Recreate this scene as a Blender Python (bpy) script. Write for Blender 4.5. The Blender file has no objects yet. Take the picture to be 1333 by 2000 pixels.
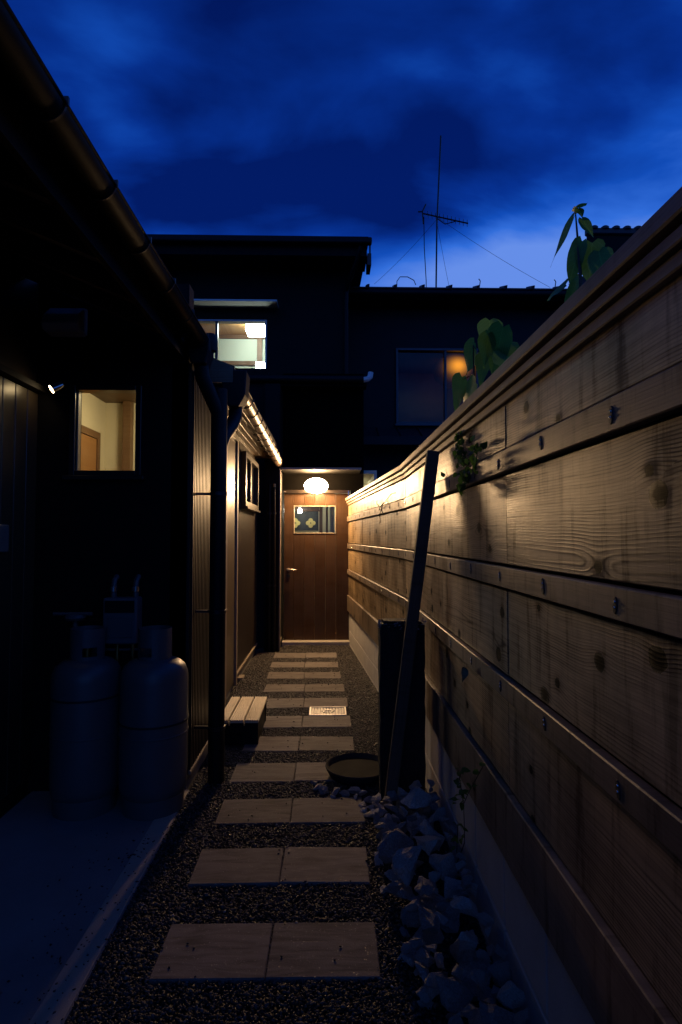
import bpy, bmesh, math, random
import numpy as np
from mathutils import Vector, Matrix, noise as mnoise
R = math.radians
random.seed(7)
rng = np.random.default_rng(11)
sc = bpy.context.scene
COL = sc.collection

# ------------------------------------------------------------------ camera
cam = bpy.data.cameras.new('camera')
cam.sensor_fit = 'VERTICAL'; cam.sensor_height = 36.0
cam.lens = 1160 / 2000 * 36.0
cam.clip_start = 0.05; cam.clip_end = 2000
cam_o = bpy.data.objects.new('camera', cam); COL.objects.link(cam_o)
cam_o.location = (0, 0, 1.53)
cam_o.rotation_euler = (R(90 + 2.37), 0, R(-1.28))
sc.camera = cam_o

# ------------------------------------------------------------------ render / view
sc.render.engine = 'CYCLES'
sc.cycles.use_denoising = True
sc.cycles.max_bounces = 7
sc.cycles.diffuse_bounces = 4
sc.cycles.glossy_bounces = 4
sc.cycles.transparent_max_bounces = 12
sc.cycles.sample_clamp_indirect = 6.0
sc.cycles.caustics_reflective = False
sc.cycles.caustics_refractive = False
sc.view_settings.view_transform = 'Standard'
sc.view_settings.look = 'None'
sc.view_settings.exposure = 0.0
sc.view_settings.gamma = 1.0

# ------------------------------------------------------------------ node helper
class NT:
    def __init__(s, tree):
        s.t = tree; s.n = tree.nodes; s.l = tree.links
    def new(s, kind, **kw):
        nd = s.n.new(kind)
        for k, v in kw.items(): setattr(nd, k, v)
        return nd
    def put(s, sock, v):
        if isinstance(v, bpy.types.NodeSocket): s.l.new(v, sock)
        elif v is not None:
            if hasattr(sock.default_value, '__len__') and not isinstance(v, (int, float)):
                v = tuple(v)
                if len(v) == 3 and len(sock.default_value) == 4: v = v + (1,)
            sock.default_value = v
    def math(s, op, a, b=None, c=None, clamp=False):
        nd = s.new('ShaderNodeMath', operation=op, use_clamp=clamp)
        s.put(nd.inputs[0], a); s.put(nd.inputs[1], b)
        if c is not None: s.put(nd.inputs[2], c)
        return nd.outputs[0]
    def vmath(s, op, a, b=None):
        nd = s.new('ShaderNodeVectorMath', operation=op)
        s.put(nd.inputs[0], a)
        if b is not None: s.put(nd.inputs[3 if op == 'SCALE' else 1], b)
        return nd.outputs[0]
    def noise(s, vec, scale=5, detail=4, rough=.5, dist=0.0, dim='3D', w=None):
        nd = s.new('ShaderNodeTexNoise', noise_dimensions=dim)
        s.put(nd.inputs['Vector'], vec); s.put(nd.inputs['Scale'], scale)
        s.put(nd.inputs['Detail'], detail); s.put(nd.inputs['Roughness'], rough)
        s.put(nd.inputs['Distortion'], dist)
        return nd.outputs[0]
    def ramp(s, f, stops, interp='LINEAR'):
        nd = s.new('ShaderNodeValToRGB'); cr = nd.color_ramp; cr.interpolation = interp
        while len(cr.elements) < len(stops): cr.elements.new(.5)
        for e, (p, c) in zip(cr.elements, stops):
            e.position = p
            e.color = (c, c, c, 1) if isinstance(c, (int, float)) else tuple(c) + (1,)
        s.put(nd.inputs[0], f); return nd.outputs[0]
    def mix(s, f, a, b, mode='MIX'):
        nd = s.new('ShaderNodeMix', data_type='RGBA', blend_type=mode)
        s.put(nd.inputs[0], f); s.put(nd.inputs[6], a); s.put(nd.inputs[7], b)
        return nd.outputs[2]
    def sep(s, v):
        nd = s.new('ShaderNodeSeparateXYZ'); s.put(nd.inputs[0], v); return nd.outputs
    def comb(s, x, y, z):
        nd = s.new('ShaderNodeCombineXYZ')
        for i, v in enumerate((x, y, z)): s.put(nd.inputs[i], v)
        return nd.outputs[0]
    def bump(s, h, strength=.3, dist=.01, normal=None):
        nd = s.new('ShaderNodeBump'); s.put(nd.inputs['Height'], h)
        nd.inputs['Strength'].default_value = strength; nd.inputs['Distance'].default_value = dist
        if normal is not None: s.put(nd.inputs['Normal'], normal)
        return nd.outputs[0]

# ------------------------------------------------------------------ dusk sky
world = bpy.data.worlds.new('World'); sc.world = world; world.use_nodes = True
w = NT(world.node_tree); w.n.clear()
sky = w.new('ShaderNodeTexSky', sky_type='NISHITA')
sky.sun_disc = False; sky.sun_elevation = R(1.0); sky.sun_rotation = R(200)
sky.altitude = 100; sky.air_density = 1.0; sky.dust_density = .5; sky.ozone_density = 6
tc = w.new('ShaderNodeTexCoord')
d = w.vmath('NORMALIZE', tc.outputs['Generated'])
dx, dy, dz = w.sep(d)
zz = w.math('MAXIMUM', w.math('ADD', dz, .22), .07)
p = w.comb(w.math('DIVIDE', w.math('MULTIPLY', dx, -1.0), zz), w.math('DIVIDE', dy, zz), 0.0)
p = w.vmath('ADD', p, (0.4, 9.6, 5.0))
n1 = w.noise(p, 1.15, 4, .48, .35)
n2 = w.noise(w.vmath('MULTIPLY', p, (.55, 1.0, 1.0)), 3.2, 6, .53, .4)
cl = w.math('ADD', w.math('MULTIPLY', n1, .64), w.math('MULTIPLY', n2, .36))
low = w.ramp(dz, [(0.0, .05), (.25, .10), (.36, .17), (.42, .15), (.475, .05), (.53, 0.0), (1.0, -.0)])
cl = w.math('ADD', cl, low)
col = w.ramp(cl, [(.41, (.0006, .0105, .125)), (.475, (.0020, .029, .265)), (.54, (.006, .072, .47)),
                  (.61, (.032, .155, .70)), (.70, (.13, .27, .80))])
col = w.vmath('SCALE', col, w.ramp(dz, [(0.0, 1.0), (.52, 1.0), (.68, .85), (1.0, .42)]))   # dusk: darker overhead
# the twilight sky itself tints the gaps between the clouds
tw = w.mix(1.0, sky.outputs[0], (.25, .55, 1.0), 'MULTIPLY')
tw = w.vmath('SCALE', tw, 0.006)
col = w.vmath('ADD', col, tw)
bg = w.new('ShaderNodeBackground'); w.put(bg.inputs[0], col); bg.inputs[1].default_value = 1.0
wo = w.new('ShaderNodeOutputWorld'); w.l.new(bg.outputs[0], wo.inputs[0])

LAMP = 480.0          # radiance of the porch lamp's glass
DOORGLOW = 1.15       # lit frosted glass of the side entrance

# ------------------------------------------------------------------ mesh helpers
class MB:
    def __init__(s): s.v = []; s.f = []
    def add(s, vs, fs):
        b = len(s.v); s.v += [tuple(q) for q in vs]; s.f += [tuple(i + b for i in f) for f in fs]; return s
    def box(s, x0, x1, y0, y1, z0, z1):
        return s.add([(x0,y0,z0),(x1,y0,z0),(x1,y1,z0),(x0,y1,z0),(x0,y0,z1),(x1,y0,z1),(x1,y1,z1),(x0,y1,z1)],
                     [(0,3,2,1),(4,5,6,7),(0,1,5,4),(1,2,6,5),(2,3,7,6),(3,0,4,7)])
    def lathe(s, prof, n=24, c=(0,0,0), a0=0, a1=360):
        full = abs(a1 - a0) >= 360; m = n if full else n + 1
        vs = []
        for r, z in prof:
            for i in range(m):
                a = R(a0 + (a1 - a0) * i / n); vs.append((c[0] + r*math.cos(a), c[1] + r*math.sin(a), c[2] + z))
        fs = []
        for j in range(len(prof) - 1):
            for i in range(n):
                i2 = (i + 1) % m
                fs.append((j*m+i, j*m+i2, (j+1)*m+i2, (j+1)*m+i))
        return s.add(vs, fs)
    def tube(s, pts, r, n=10, caps=True):
        pts = [Vector(q) for q in pts]; rs = r if isinstance(r, (list, tuple)) else [r]*len(pts)
        t = (pts[1]-pts[0]).normalized()
        up = Vector((0,0,1)) if abs(t.z) < .9 else Vector((1,0,0))
        u = t.cross(up).normalized(); vs = []
        for k, q in enumerate(pts):
            if k == 0: t = (pts[1]-q)
            elif k == len(pts)-1: t = q-pts[k-1]
            else: t = pts[k+1]-pts[k-1]
            t.normalize(); u = (u - t*u.dot(t)).normalized(); v = t.cross(u)
            for i in range(n):
                a = 2*math.pi*i/n; vs.append(q + (u*math.cos(a) + v*math.sin(a))*rs[k])
        fs = [(j*n+i, j*n+(i+1)%n, (j+1)*n+(i+1)%n, (j+1)*n+i) for j in range(len(pts)-1) for i in range(n)]
        if caps: fs += [tuple(range(n-1,-1,-1)), tuple(range((len(pts)-1)*n, len(pts)*n))]
        return s.add(vs, fs)
    def prism(s, poly, a, b, axis='y'):
        """extrude a closed 2D polygon from a to b along the axis; poly in the other two coordinates"""
        def P(q, t): return {'y': (q[0], t, q[1]), 'x': (t, q[0], q[1]), 'z': (q[0], q[1], t)}[axis]
        n = len(poly); vs = [P(q, a) for q in poly] + [P(q, b) for q in poly]
        fs = [tuple(range(n)), tuple(range(2*n-1, n-1, -1))] + [(i, i+n, (i+1)%n+n, (i+1)%n) for i in range(n)]
        return s.add(vs, fs)
    def mesh(s, name, mat, bevel=0, smooth=False, seg=1):
        me = bpy.data.meshes.new(name); me.from_pydata(s.v, [], s.f)
        bm = bmesh.new(); bm.from_mesh(me)
        bmesh.ops.recalc_face_normals(bm, faces=bm.faces)
        if bevel:
            es = [e for e in bm.edges if len(e.link_faces) == 2 and e.calc_face_angle(0) > .5]
            bmesh.ops.bevel(bm, geom=es, offset=bevel, segments=seg, affect='EDGES', profile=.5)
        bm.to_mesh(me); bm.free()
        if smooth:
            for q in me.polygons: q.use_smooth = True
            try: me.set_sharp_from_angle(angle=R(40))
            except Exception: pass
        me.materials.append(mat); return me
    def build(s, name, mat, parent=None, loc=None, rot=None, bevel=0, smooth=False, seg=1):
        return link(name, s.mesh(name, mat, bevel, smooth, seg), parent, loc, rot)
def link(name, me, parent=None, loc=None, rot=None, scale=None):
    o = bpy.data.objects.new(name, me); COL.objects.link(o)
    if parent: o.parent = parent
    if loc is not None: o.location = loc
    if rot is not None: o.rotation_euler = rot
    if scale is not None: o.scale = scale
    return o
def tag(o, label=None, cat=None, group=None, kind=None):
    for k, v in (('label', label), ('category', cat), ('group', group), ('kind', kind)):
        if v: o[k] = v
    return o
def thing(name, label, cat, group=None, loc=(0,0,0), rz=0):
    return tag(link(name, None, None, loc, (0,0,rz)), label, cat, group)
def B(*a): return MB().box(*a)

# ------------------------------------------------------------------ materials
def mat(name, base=(.5,.5,.5), rough=.5, metal=0.0, spec=.5, var=.25, vscale=6, bumpk=.0, bscale=60, emit=None, estr=0, coords='Object'):
    """plain surface with uneven tone, uneven gloss and fine relief"""
    m = bpy.data.materials.new(name); m.use_nodes = True
    t = NT(m.node_tree); bs = t.n['Principled BSDF']
    tc = t.new('ShaderNodeTexCoord'); P = tc.outputs[coords]
    oi = t.new('ShaderNodeObjectInfo')
    P = t.vmath('ADD', P, t.vmath('SCALE', (13.0, 7.0, 5.0), oi.outputs['Random']))
    n = t.noise(P, vscale, 6, .6)
    k = t.math('MULTIPLY_ADD', n, 2*var, 1-var)
    t.put(bs.inputs['Base Color'], t.vmath('SCALE', tuple(base), k))
    t.put(bs.inputs['Roughness'], t.math('MULTIPLY_ADD', t.noise(P, vscale*2.3, 5, .6), .3*rough, rough*.85, clamp=True))
    bs.inputs['Metallic'].default_value = metal
    bs.inputs['Specular IOR Level'].default_value = spec
    if bumpk:
        t.put(bs.inputs['Normal'], t.bump(t.noise(P, bscale, 6, .65), bumpk, .01))
    if emit:
        bs.inputs['Emission Color'].default_value = tuple(emit) + (1,)
        bs.inputs['Emission Strength'].default_value = estr
    return m

def wood(name, dark, light, rough=.42, spec=.5, ringk=.5, rings=900, knots=.4, bumpk=.25, axis='x', stain=.5, kscale=3.0, weather=None, wk=.6, tv=.5):
    """sawn softwood: long growth-ring lines, tight knots that bend them, water stains and saw marks"""
    m = bpy.data.materials.new(name); m.use_nodes = True
    t = NT(m.node_tree); bs = t.n['Principled BSDF']
    tc = t.new('ShaderNodeTexCoord'); oi = t.new('ShaderNodeObjectInfo'); rnd = oi.outputs['Random']
    P = t.vmath('ADD', tc.outputs['Object'], t.vmath('SCALE', (41.0, 0.0, 23.0), rnd))
    x, y, z = t.sep(P); ox, oy, oz = t.sep(tc.outputs['Object'])
    if axis == 'z': x, z = z, x; ox, oz = oz, ox
    if axis == 'y': x, z = y, x; ox, oz = oy, ox
    mul = lambda a, b: t.math('MULTIPLY', a, b)
    def nz(sx, sz, detail=3, rough_=.5, sy=0.0):
        return t.noise(t.comb(mul(x, sx), mul(y, sy) if sy else 0.0, mul(z, sz)), 1.0, detail, rough_)
    # knots
    vor = t.new('ShaderNodeTexVoronoi', voronoi_dimensions='2D', feature='F1')
    t.put(vor.inputs['Vector'], t.comb(mul(x, .8), z, 0.0)); vor.inputs['Scale'].default_value = kscale
    dist = vor.outputs['Distance']; cr, cg, cb = t.sep(vor.outputs['Color'])
    has = t.math('GREATER_THAN', knots, cr)
    size = t.math('MULTIPLY_ADD', cg, .075, .040)
    dn = t.math('ADD', dist, t.math('MULTIPLY_ADD', t.noise(P, 70, 3, .6), .05, -.025))
    def gauss(sig):
        q = t.math('DIVIDE', dist, sig); return mul(t.math('POWER', 2.718, mul(mul(q, q), -1.0)), has)
    sgn = t.math('MULTIPLY_ADD', t.math('GREATER_THAN', cb, .5), 2.0, -1.0)
    # ring lines: nearly straight, opening out where the saw ran close to the pith
    r1 = t.math('FRACT', mul(rnd, 7.31))
    drift = t.math('MULTIPLY_ADD', nz(.9, 0.0, 2), .10, t.math('MULTIPLY_ADD', nz(3.2, 2.0, 2), .012, -.056))
    zc = t.math('ADD', t.math('SUBTRACT', oz, t.math('MULTIPLY_ADD', r1, .46, -.10)), drift)
    dep = t.math('MULTIPLY_ADD', nz(.7, 0.0, 1), .05, .004)
    rr = t.math('SQRT', t.math('ADD', mul(zc, zc), mul(dep, dep)))
    gk = gauss(.20)
    ph = mul(rr, rings)
    ph = t.math('MULTIPLY_ADD', nz(5.0, 30.0, 2), 1.6, ph)
    ph = t.math('MULTIPLY_ADD', mul(gk, sgn), rings*.012, ph)
    band = t.math('MULTIPLY_ADD', t.math('SINE', ph), .5, .5)
    wide = t.math('MULTIPLY_ADD', t.math('SINE', mul(ph, .27)), .5, .5)
    late = t.math('POWER', band, 3.0)
    late = mul(late, t.ramp(nz(1.2, 6.0, 4, .6), [(.36, .15), (.60, 1.0)]))
    fib = nz(14.0, 700.0, 3, .6, 150.0)
    fib2 = nz(3.0, 120.0, 4, .6)
    saw = nz(230.0, 3.0, 2, .6)
    blot = nz(1.4, 3.4, 6, .62)
    streak = nz(17.0, 2.2, 6, .66)
    damp = nz(2.6, 1.2, 6, .62)
    f = t.math('ADD', t.math('ADD', mul(late, ringk*.8), mul(wide, ringk*.22)), t.math('MULTIPLY_ADD', fib, .6, t.math('MULTIPLY_ADD', fib2, .8, -.62)))
    f = t.math('ADD', f, t.math('MULTIPLY_ADD', blot, 1.1, -.52), clamp=True)
    colr = t.mix(f, light, dark)
    tone = t.math('MULTIPLY_ADD', t.math('FRACT', mul(rnd, 3.77)), tv, 1.0 - tv*.5)
    colr = t.vmath('SCALE', colr, tone)
    st = t.ramp(streak, [(.51, 0.0), (.64, 1.0)])
    colr = t.mix(mul(st, stain), colr, tuple(q*.30 for q in dark))
    if weather:
        colr = t.mix(t.ramp(damp, [(.45, 0.0), (.62, wk)]), colr, weather)
    halo = gauss(.10)
    colr = t.mix(mul(halo, .55), colr, tuple(q*.55 for q in dark))
    kn = mul(t.math('LESS_THAN', dn, size), has)
    colr = t.mix(mul(kn, .95), colr, tuple(q*.08 for q in dark))
    t.put(bs.inputs['Base Color'], colr)
    t.put(bs.inputs['Roughness'], t.math('MULTIPLY_ADD', t.ramp(damp, [(.40, 1.0), (.66, 0.0)]), .16, rough - .06))
    # the finish has soaked in unevenly, so the sheen follows grain, stains and knots
    dull = t.math('ADD', mul(f, .95), t.math('ADD', mul(st, stain), t.math('ADD', mul(halo, .9), mul(t.ramp(damp, [(.44, 0.0), (.66, 1.0)]), .55))), clamp=True)
    t.put(bs.inputs['Specular IOR Level'], t.math('MULTIPLY_ADD', t.math('SUBTRACT', 1.0, dull), spec*1.5, .03))
    amp = t.ramp(nz(1.7, 5.0, 4, .6), [(.38, 0.05), (.62, 1.0)])
    h = t.math('ADD', mul(mul(late, amp), ringk*.8), t.math('MULTIPLY_ADD', fib, .35, mul(fib2, .55)))
    h = t.math('ADD', h, mul(saw, .22))
    h = t.math('ADD', h, mul(gauss(.12), 1.1))
    h = t.math('SUBTRACT', h, mul(kn, 1.2))
    t.put(bs.inputs['Normal'], t.bump(h, bumpk, .003))
    return m

def emitter(name, colr, strength):
    m = bpy.data.materials.new(name); m.use_nodes = True; t = NT(m.node_tree); t.n.clear()
    e = t.new('ShaderNodeEmission'); e.inputs[0].default_value = tuple(colr) + (1,); e.inputs[1].default_value = strength
    o = t.new('ShaderNodeOutputMaterial'); t.l.new(e.outputs[0], o.inputs[0]); return m

def glow_paper(name, colr, strength):
    # paper shade: brightest where the bulb hangs behind it
    m = bpy.data.materials.new(name); m.use_nodes = True; t = NT(m.node_tree); t.n.clear()
    tc = t.new('ShaderNodeTexCoord'); x, y, z = t.sep(tc.outputs['Object'])
    r2 = t.math('ADD', t.math('MULTIPLY', x, x), t.math('MULTIPLY', t.math('MULTIPLY', z, z), 1.4))
    f = t.math('POWER', 2.718, t.math('MULTIPLY', r2, -34.0))
    e = t.new('ShaderNodeEmission'); e.inputs[0].default_value = tuple(colr) + (1,); t.put(e.inputs[1], t.math('MULTIPLY', f, strength))
    o = t.new('ShaderNodeOutputMaterial'); t.l.new(e.outputs[0], o.inputs[0]); return m
def glass(name, tint=(1,1,1), refl=.08, rough=.02):
    m = bpy.data.materials.new(name); m.use_nodes = True; t = NT(m.node_tree); t.n.clear()
    a = t.new('ShaderNodeBsdfTransparent'); a.inputs[0].default_value = tuple(tint) + (1,)
    b = t.new('ShaderNodeBsdfGlossy'); b.inputs['Roughness'].default_value = rough
    mx = t.new('ShaderNodeMixShader'); mx.inputs[0].default_value = refl
    t.l.new(a.outputs[0], mx.inputs[1]); t.l.new(b.outputs[0], mx.inputs[2])
    o = t.new('ShaderNodeOutputMaterial'); t.l.new(mx.outputs[0], o.inputs[0]); return m

M = {}
M['fence'] = wood('stained_cedar', (.036,.022,.011), (.46,.31,.155), rough=.40, spec=.55, ringk=.66, rings=820, knots=.62, kscale=4.4, stain=.5, bumpk=.36, weather=(.085,.062,.038), wk=.6)
M['fence_rail'] = wood('stained_cedar_rail', (.060,.042,.028), (.27,.19,.12), rough=.46, spec=.5, ringk=.30, rings=900, stain=.5, knots=.10, bumpk=.26, weather=(.08,.062,.045))
M['cap'] = wood('stained_cap', (.060,.041,.027), (.24,.165,.105), rough=.5, spec=.4, ringk=.25, rings=900, stain=.15, knots=.04, bumpk=.2)
M['door'] = wood('door_veneer', (.034,.0165,.0066), (.062,.031,.0128), tv=.12, rough=.45, spec=.25, ringk=.3, rings=500, knots=0, bumpk=.06, axis='z', stain=.12)
M['plank'] = wood('weathered_plank', (.045,.032,.022), (.16,.11,.07), rough=.7, spec=.2, ringk=.3, stain=.3, knots=.2, axis='z')
M['deck'] = wood('deck_slat', (.34,.25,.14), (.62,.48,.30), spec=.6, rough=.40, axis='y', stain=.1, knots=0, rings=500, ringk=.3, bumpk=.2)
M['interior_wood'] = wood('interior_wood', (.20,.09,.03), (.38,.19,.07), rough=.4, axis='z', knots=0, rings=500, ringk=.3, stain=.1, bumpk=.05)
M['brown_trim'] = wood('brown_trim', (.07,.035,.015), (.14,.075,.035), rough=.45, knots=0, rings=500, ringk=.3, stain=.1, bumpk=.05)
M['siding'] = mat('dark_metal_siding', (.022,.016,.011), .5, .1, .28, .2, 3, .05, 40)
M['siding_lit'] = mat('dark_metal_siding_lit', (.055,.041,.027), .34, .2, .6, .2, 3, .05, 40)  # same siding, made paler and glossier to carry the lamp glow
M['wall_dark'] = mat('dark_wall', (.0055,.0050,.0047), .7, 0, .15, .3, 4, .15, 70)
M['transom'] = mat('black_stained_transom', (.0022,.0018,.0014), .8, 0, .03, .3, 8, .1, 60)
M['panel'] = mat('painted_door_panel', (.105,.078,.043), .36, .0, .4, .12, 2, .03, 15)
M['trim'] = mat('pale_trim', (.30,.24,.165), .5, 0, .4, .15, 8, .05, 60)
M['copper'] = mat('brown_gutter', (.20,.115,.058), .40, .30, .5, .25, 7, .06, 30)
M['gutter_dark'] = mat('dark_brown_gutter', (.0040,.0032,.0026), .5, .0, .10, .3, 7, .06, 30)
M['black'] = mat('black_plastic', (.006,.006,.0062), .55, 0, .18, .3, 10, .04, 60)
M['blackmetal'] = mat('black_metal', (.014,.014,.016), .38, .3, .5, .3, 12, .05, 80)
M['roof'] = mat('dark_roof', (.007,.007,.009), .6, .0, .3, .3, 5, .1, 40)
M['soffit'] = wood('soffit_board', (.05,.032,.018), (.15,.10,.055), rough=.45, axis='y', knots=0, rings=500, ringk=.3, stain=.1, bumpk=.12)
M['plaster'] = mat('cream_plaster', (.62,.56,.42), .8, 0, .3, .06, 5, .1, 90)
M['green_wall'] = mat('pale_green_wall', (.52,.58,.50), .8, 0, .3, .06, 4, .08, 70)
M['alu'] = mat('aluminium_frame', (.20,.22,.25), .35, .6, .5, .12, 10)
M['darkframe'] = mat('dark_frame', (.030,.022,.016), .30, .4, .5, .2, 8)
M['alu_dim'] = mat('dull_aluminium', (.075,.08,.09), .5, .3, .3, .12, 10)
M['glass'] = glass('window_glass', refl=.012)
M['concrete'] = mat('concrete', (.25,.245,.23), .8, 0, .25, .45, 2.2, .3, 120)
M['threshold'] = mat('threshold_stone', (.46,.40,.31), .6, 0, .4, .18, 9, .25, 150)
M['block'] = mat('concrete_block', (.60,.57,.52), .85, 0, .3, .22, 9, .5, 180)
M['mortar'] = mat('mortar', (.26,.25,.23), .9, 0, .2, .2, 12, .4, 160)
M['cyl'] = mat('grey_paint', (.10,.095,.09), .42, .0, .5, .15, 9, .05, 50)
M['white_plastic'] = mat('pale_plastic', (.55,.54,.51), .45, 0, .5, .12, 10)
M['meter'] = mat('meter_grey', (.11,.11,.11), .5, 0, .4, .12, 10)
M['brass'] = mat('brass', (.45,.28,.09), .32, .9, .5, .15, 20)
M['chrome'] = mat('chrome', (.65,.62,.58), .18, .95, .5, .1, 20)
M['lever'] = mat('lever_metal', (.40,.33,.24), .35, .85, .5, .1, 20)
M['basin'] = mat('dark_basin', (.022,.021,.024), .7, 0, .2, .2, 12, .1, 80)
M['stake'] = mat('pale_stake', (.40,.34,.25), .7, 0, .3, .2, 20, .2, 100)
M['pale_stone'] = mat('foot_stone', (.30,.30,.31), .8, 0, .3, .25, 14, .4, 120)
M['cloth'] = mat('dark_cloth', (.060,.064,.056), .9, 0, .2, .15, 30, .1, 300)
M['print'] = mat('cloth_print', (.62,.52,.20), .9, 0, .2, .12, 25, .1, 300)
M['curtain'] = mat('pale_curtain', (.32,.36,.44), .9, 0, .2, .12, 15)
M['bluewall'] = mat('neighbour_wall', (.016,.016,.018), .8, 0, .3, .2, 3, .2, 60)
M['tile'] = mat('roof_tile', (.020,.020,.024), .5, 0, .4, .25, 6, .1, 40)
M['rubber'] = mat('strap', (.012,.012,.013), .7)
M['soil'] = mat('soil', (.045,.040,.034), .95, 0, .2, .4, 14, .6, 60)

def gravel_mat(name):
    m = bpy.data.materials.new(name); m.use_nodes = True; t = NT(m.node_tree); bs = t.n['Principled BSDF']
    ge = t.new('ShaderNodeNewGeometry'); r = ge.outputs['Random Per Island']
    c = t.ramp(r, [(0, (.018,.016,.015)), (.35, (.042,.037,.032)), (.62, (.080,.068,.056)), (.88, (.115,.10,.085)), (.992, (.16,.14,.12)), (1.0, (.36,.34,.31))])
    tc = t.new('ShaderNodeTexCoord')
    c = t.vmath('SCALE', c, t.math('MULTIPLY_ADD', t.noise(tc.outputs['Object'], 170, 3, .6), .8, .6))
    t.put(bs.inputs['Base Color'], c)
    bs.inputs['Specular IOR Level'].default_value = .3
    t.put(bs.inputs['Roughness'], t.math('MULTIPLY_ADD', r, .35, .42))
    return m
M['gravel'] = gravel_mat('crushed_gravel')

def slab_mat(name):
    m = bpy.data.materials.new(name); m.use_nodes = True; t = NT(m.node_tree); bs = t.n['Principled BSDF']
    tc = t.new('ShaderNodeTexCoord'); oi = t.new('ShaderNodeObjectInfo')
    P = t.vmath('ADD', tc.outputs['Object'], t.vmath('SCALE', (31.0, 17.0, 5.0), oi.outputs['Random']))
    x, y, z = t.sep(P)
    vein = t.noise(t.comb(t.math('MULTIPLY', x, 2.2), t.math('MULTIPLY_ADD', t.noise(P, 3.0, 2, .5), .9, t.math('MULTIPLY', y, 13.0)), 0.0), 2.0, 5, .55, .8)
    sp = t.noise(P, 260, 2, .6)
    c = t.ramp(vein, [(.28, (.098,.084,.073)), (.48, (.162,.140,.123)), (.62, (.205,.180,.158)), (.8, (.134,.115,.100))])
    c = t.vmath('SCALE', c, t.math('MULTIPLY_ADD', sp, .7, .65))
    c = t.vmath('SCALE', c, t.math('MULTIPLY_ADD', oi.outputs['Random'], .3, .85))
    dirt = t.ramp(t.noise(P, 7.0, 5, .65), [(.55, 0.0), (.75, .5)])
    c = t.mix(dirt, c, (.09,.075,.06))
    vor = t.new('ShaderNodeTexVoronoi', feature='F1'); t.put(vor.inputs['Vector'], P); vor.inputs['Scale'].default_value = 420
    cr, cg, cb = t.sep(vor.outputs['Color'])
    fl = t.math('GREATER_THAN', cr, .994)                     # mica flakes
    t.put(bs.inputs['Base Color'], t.mix(fl, c, (.45,.43,.40)))
    t.put(bs.inputs['Metallic'], t.math('MULTIPLY', fl, .6))
    bs.inputs['Specular IOR Level'].default_value = .14
    t.put(bs.inputs['Roughness'], t.math('SUBTRACT', t.math('MULTIPLY_ADD', sp, .2, .68), t.math('MULTIPLY', fl, .25)))
    b1 = t.bump(t.math('ADD', vein, t.math('MULTIPLY', sp, .6)), .35, .004)
    t.put(bs.inputs['Normal'], b1)
    return m
M['slab'] = slab_mat('sandstone_slab')

def rock_mat(name):
    m = bpy.data.materials.new(name); m.use_nodes = True; t = NT(m.node_tree); bs = t.n['Principled BSDF']
    tc = t.new('ShaderNodeTexCoord'); oi = t.new('ShaderNodeObjectInfo')
    P = t.vmath('ADD', tc.outputs['Object'], t.vmath('SCALE', (31.0, 17.0, 5.0), oi.outputs['Random']))
    n = t.noise(P, 14, 8, .65); n2 = t.noise(P, 90, 4, .6)
    c = t.ramp(n, [(.28, (.30,.275,.245)), (.5, (.54,.505,.455)), (.70, (.72,.69,.63))])
    c = t.vmath('SCALE', c, t.math('MULTIPLY_ADD', n2, .7, .65))
    c = t.vmath('SCALE', c, t.math('MULTIPLY_ADD', oi.outputs['Random'], .7, .6))
    t.put(bs.inputs['Base Color'], c); bs.inputs['Roughness'].default_value = .75; bs.inputs['Specular IOR Level'].default_value = .3
    t.put(bs.inputs['Normal'], t.bump(t.math('ADD', n, t.math('MULTIPLY', n2, .5)), 1.0, .012))
    return m
M['rock'] = rock_mat('crushed_rock')

def bark_mat(name):
    m = bpy.data.materials.new(name); m.use_nodes = True; t = NT(m.node_tree); bs = t.n['Principled BSDF']
    tc = t.new('ShaderNodeTexCoord'); P = tc.outputs['Object']; x, y, z = t.sep(P)
    n = t.noise(t.vmath('MULTIPLY', P, (1, 1, .45)), 55, 6, .7)
    worn = t.ramp(t.math('ADD', t.math('MULTIPLY', z, 9.0), t.noise(P, 40, 4, .6)), [(0.0, 0.0), (1.0, 0.0)])
    t.put(bs.inputs['Base Color'], t.ramp(n, [(.35, (.006,.006,.006)), (.62, (.018,.017,.016)), (.78, (.07,.062,.05))]))
    bs.inputs['Roughness'].default_value = .75
    t.put(bs.inputs['Normal'], t.bump(n, .9, .02))
    return m
M['char'] = bark_mat('rough_black_stone')

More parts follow.
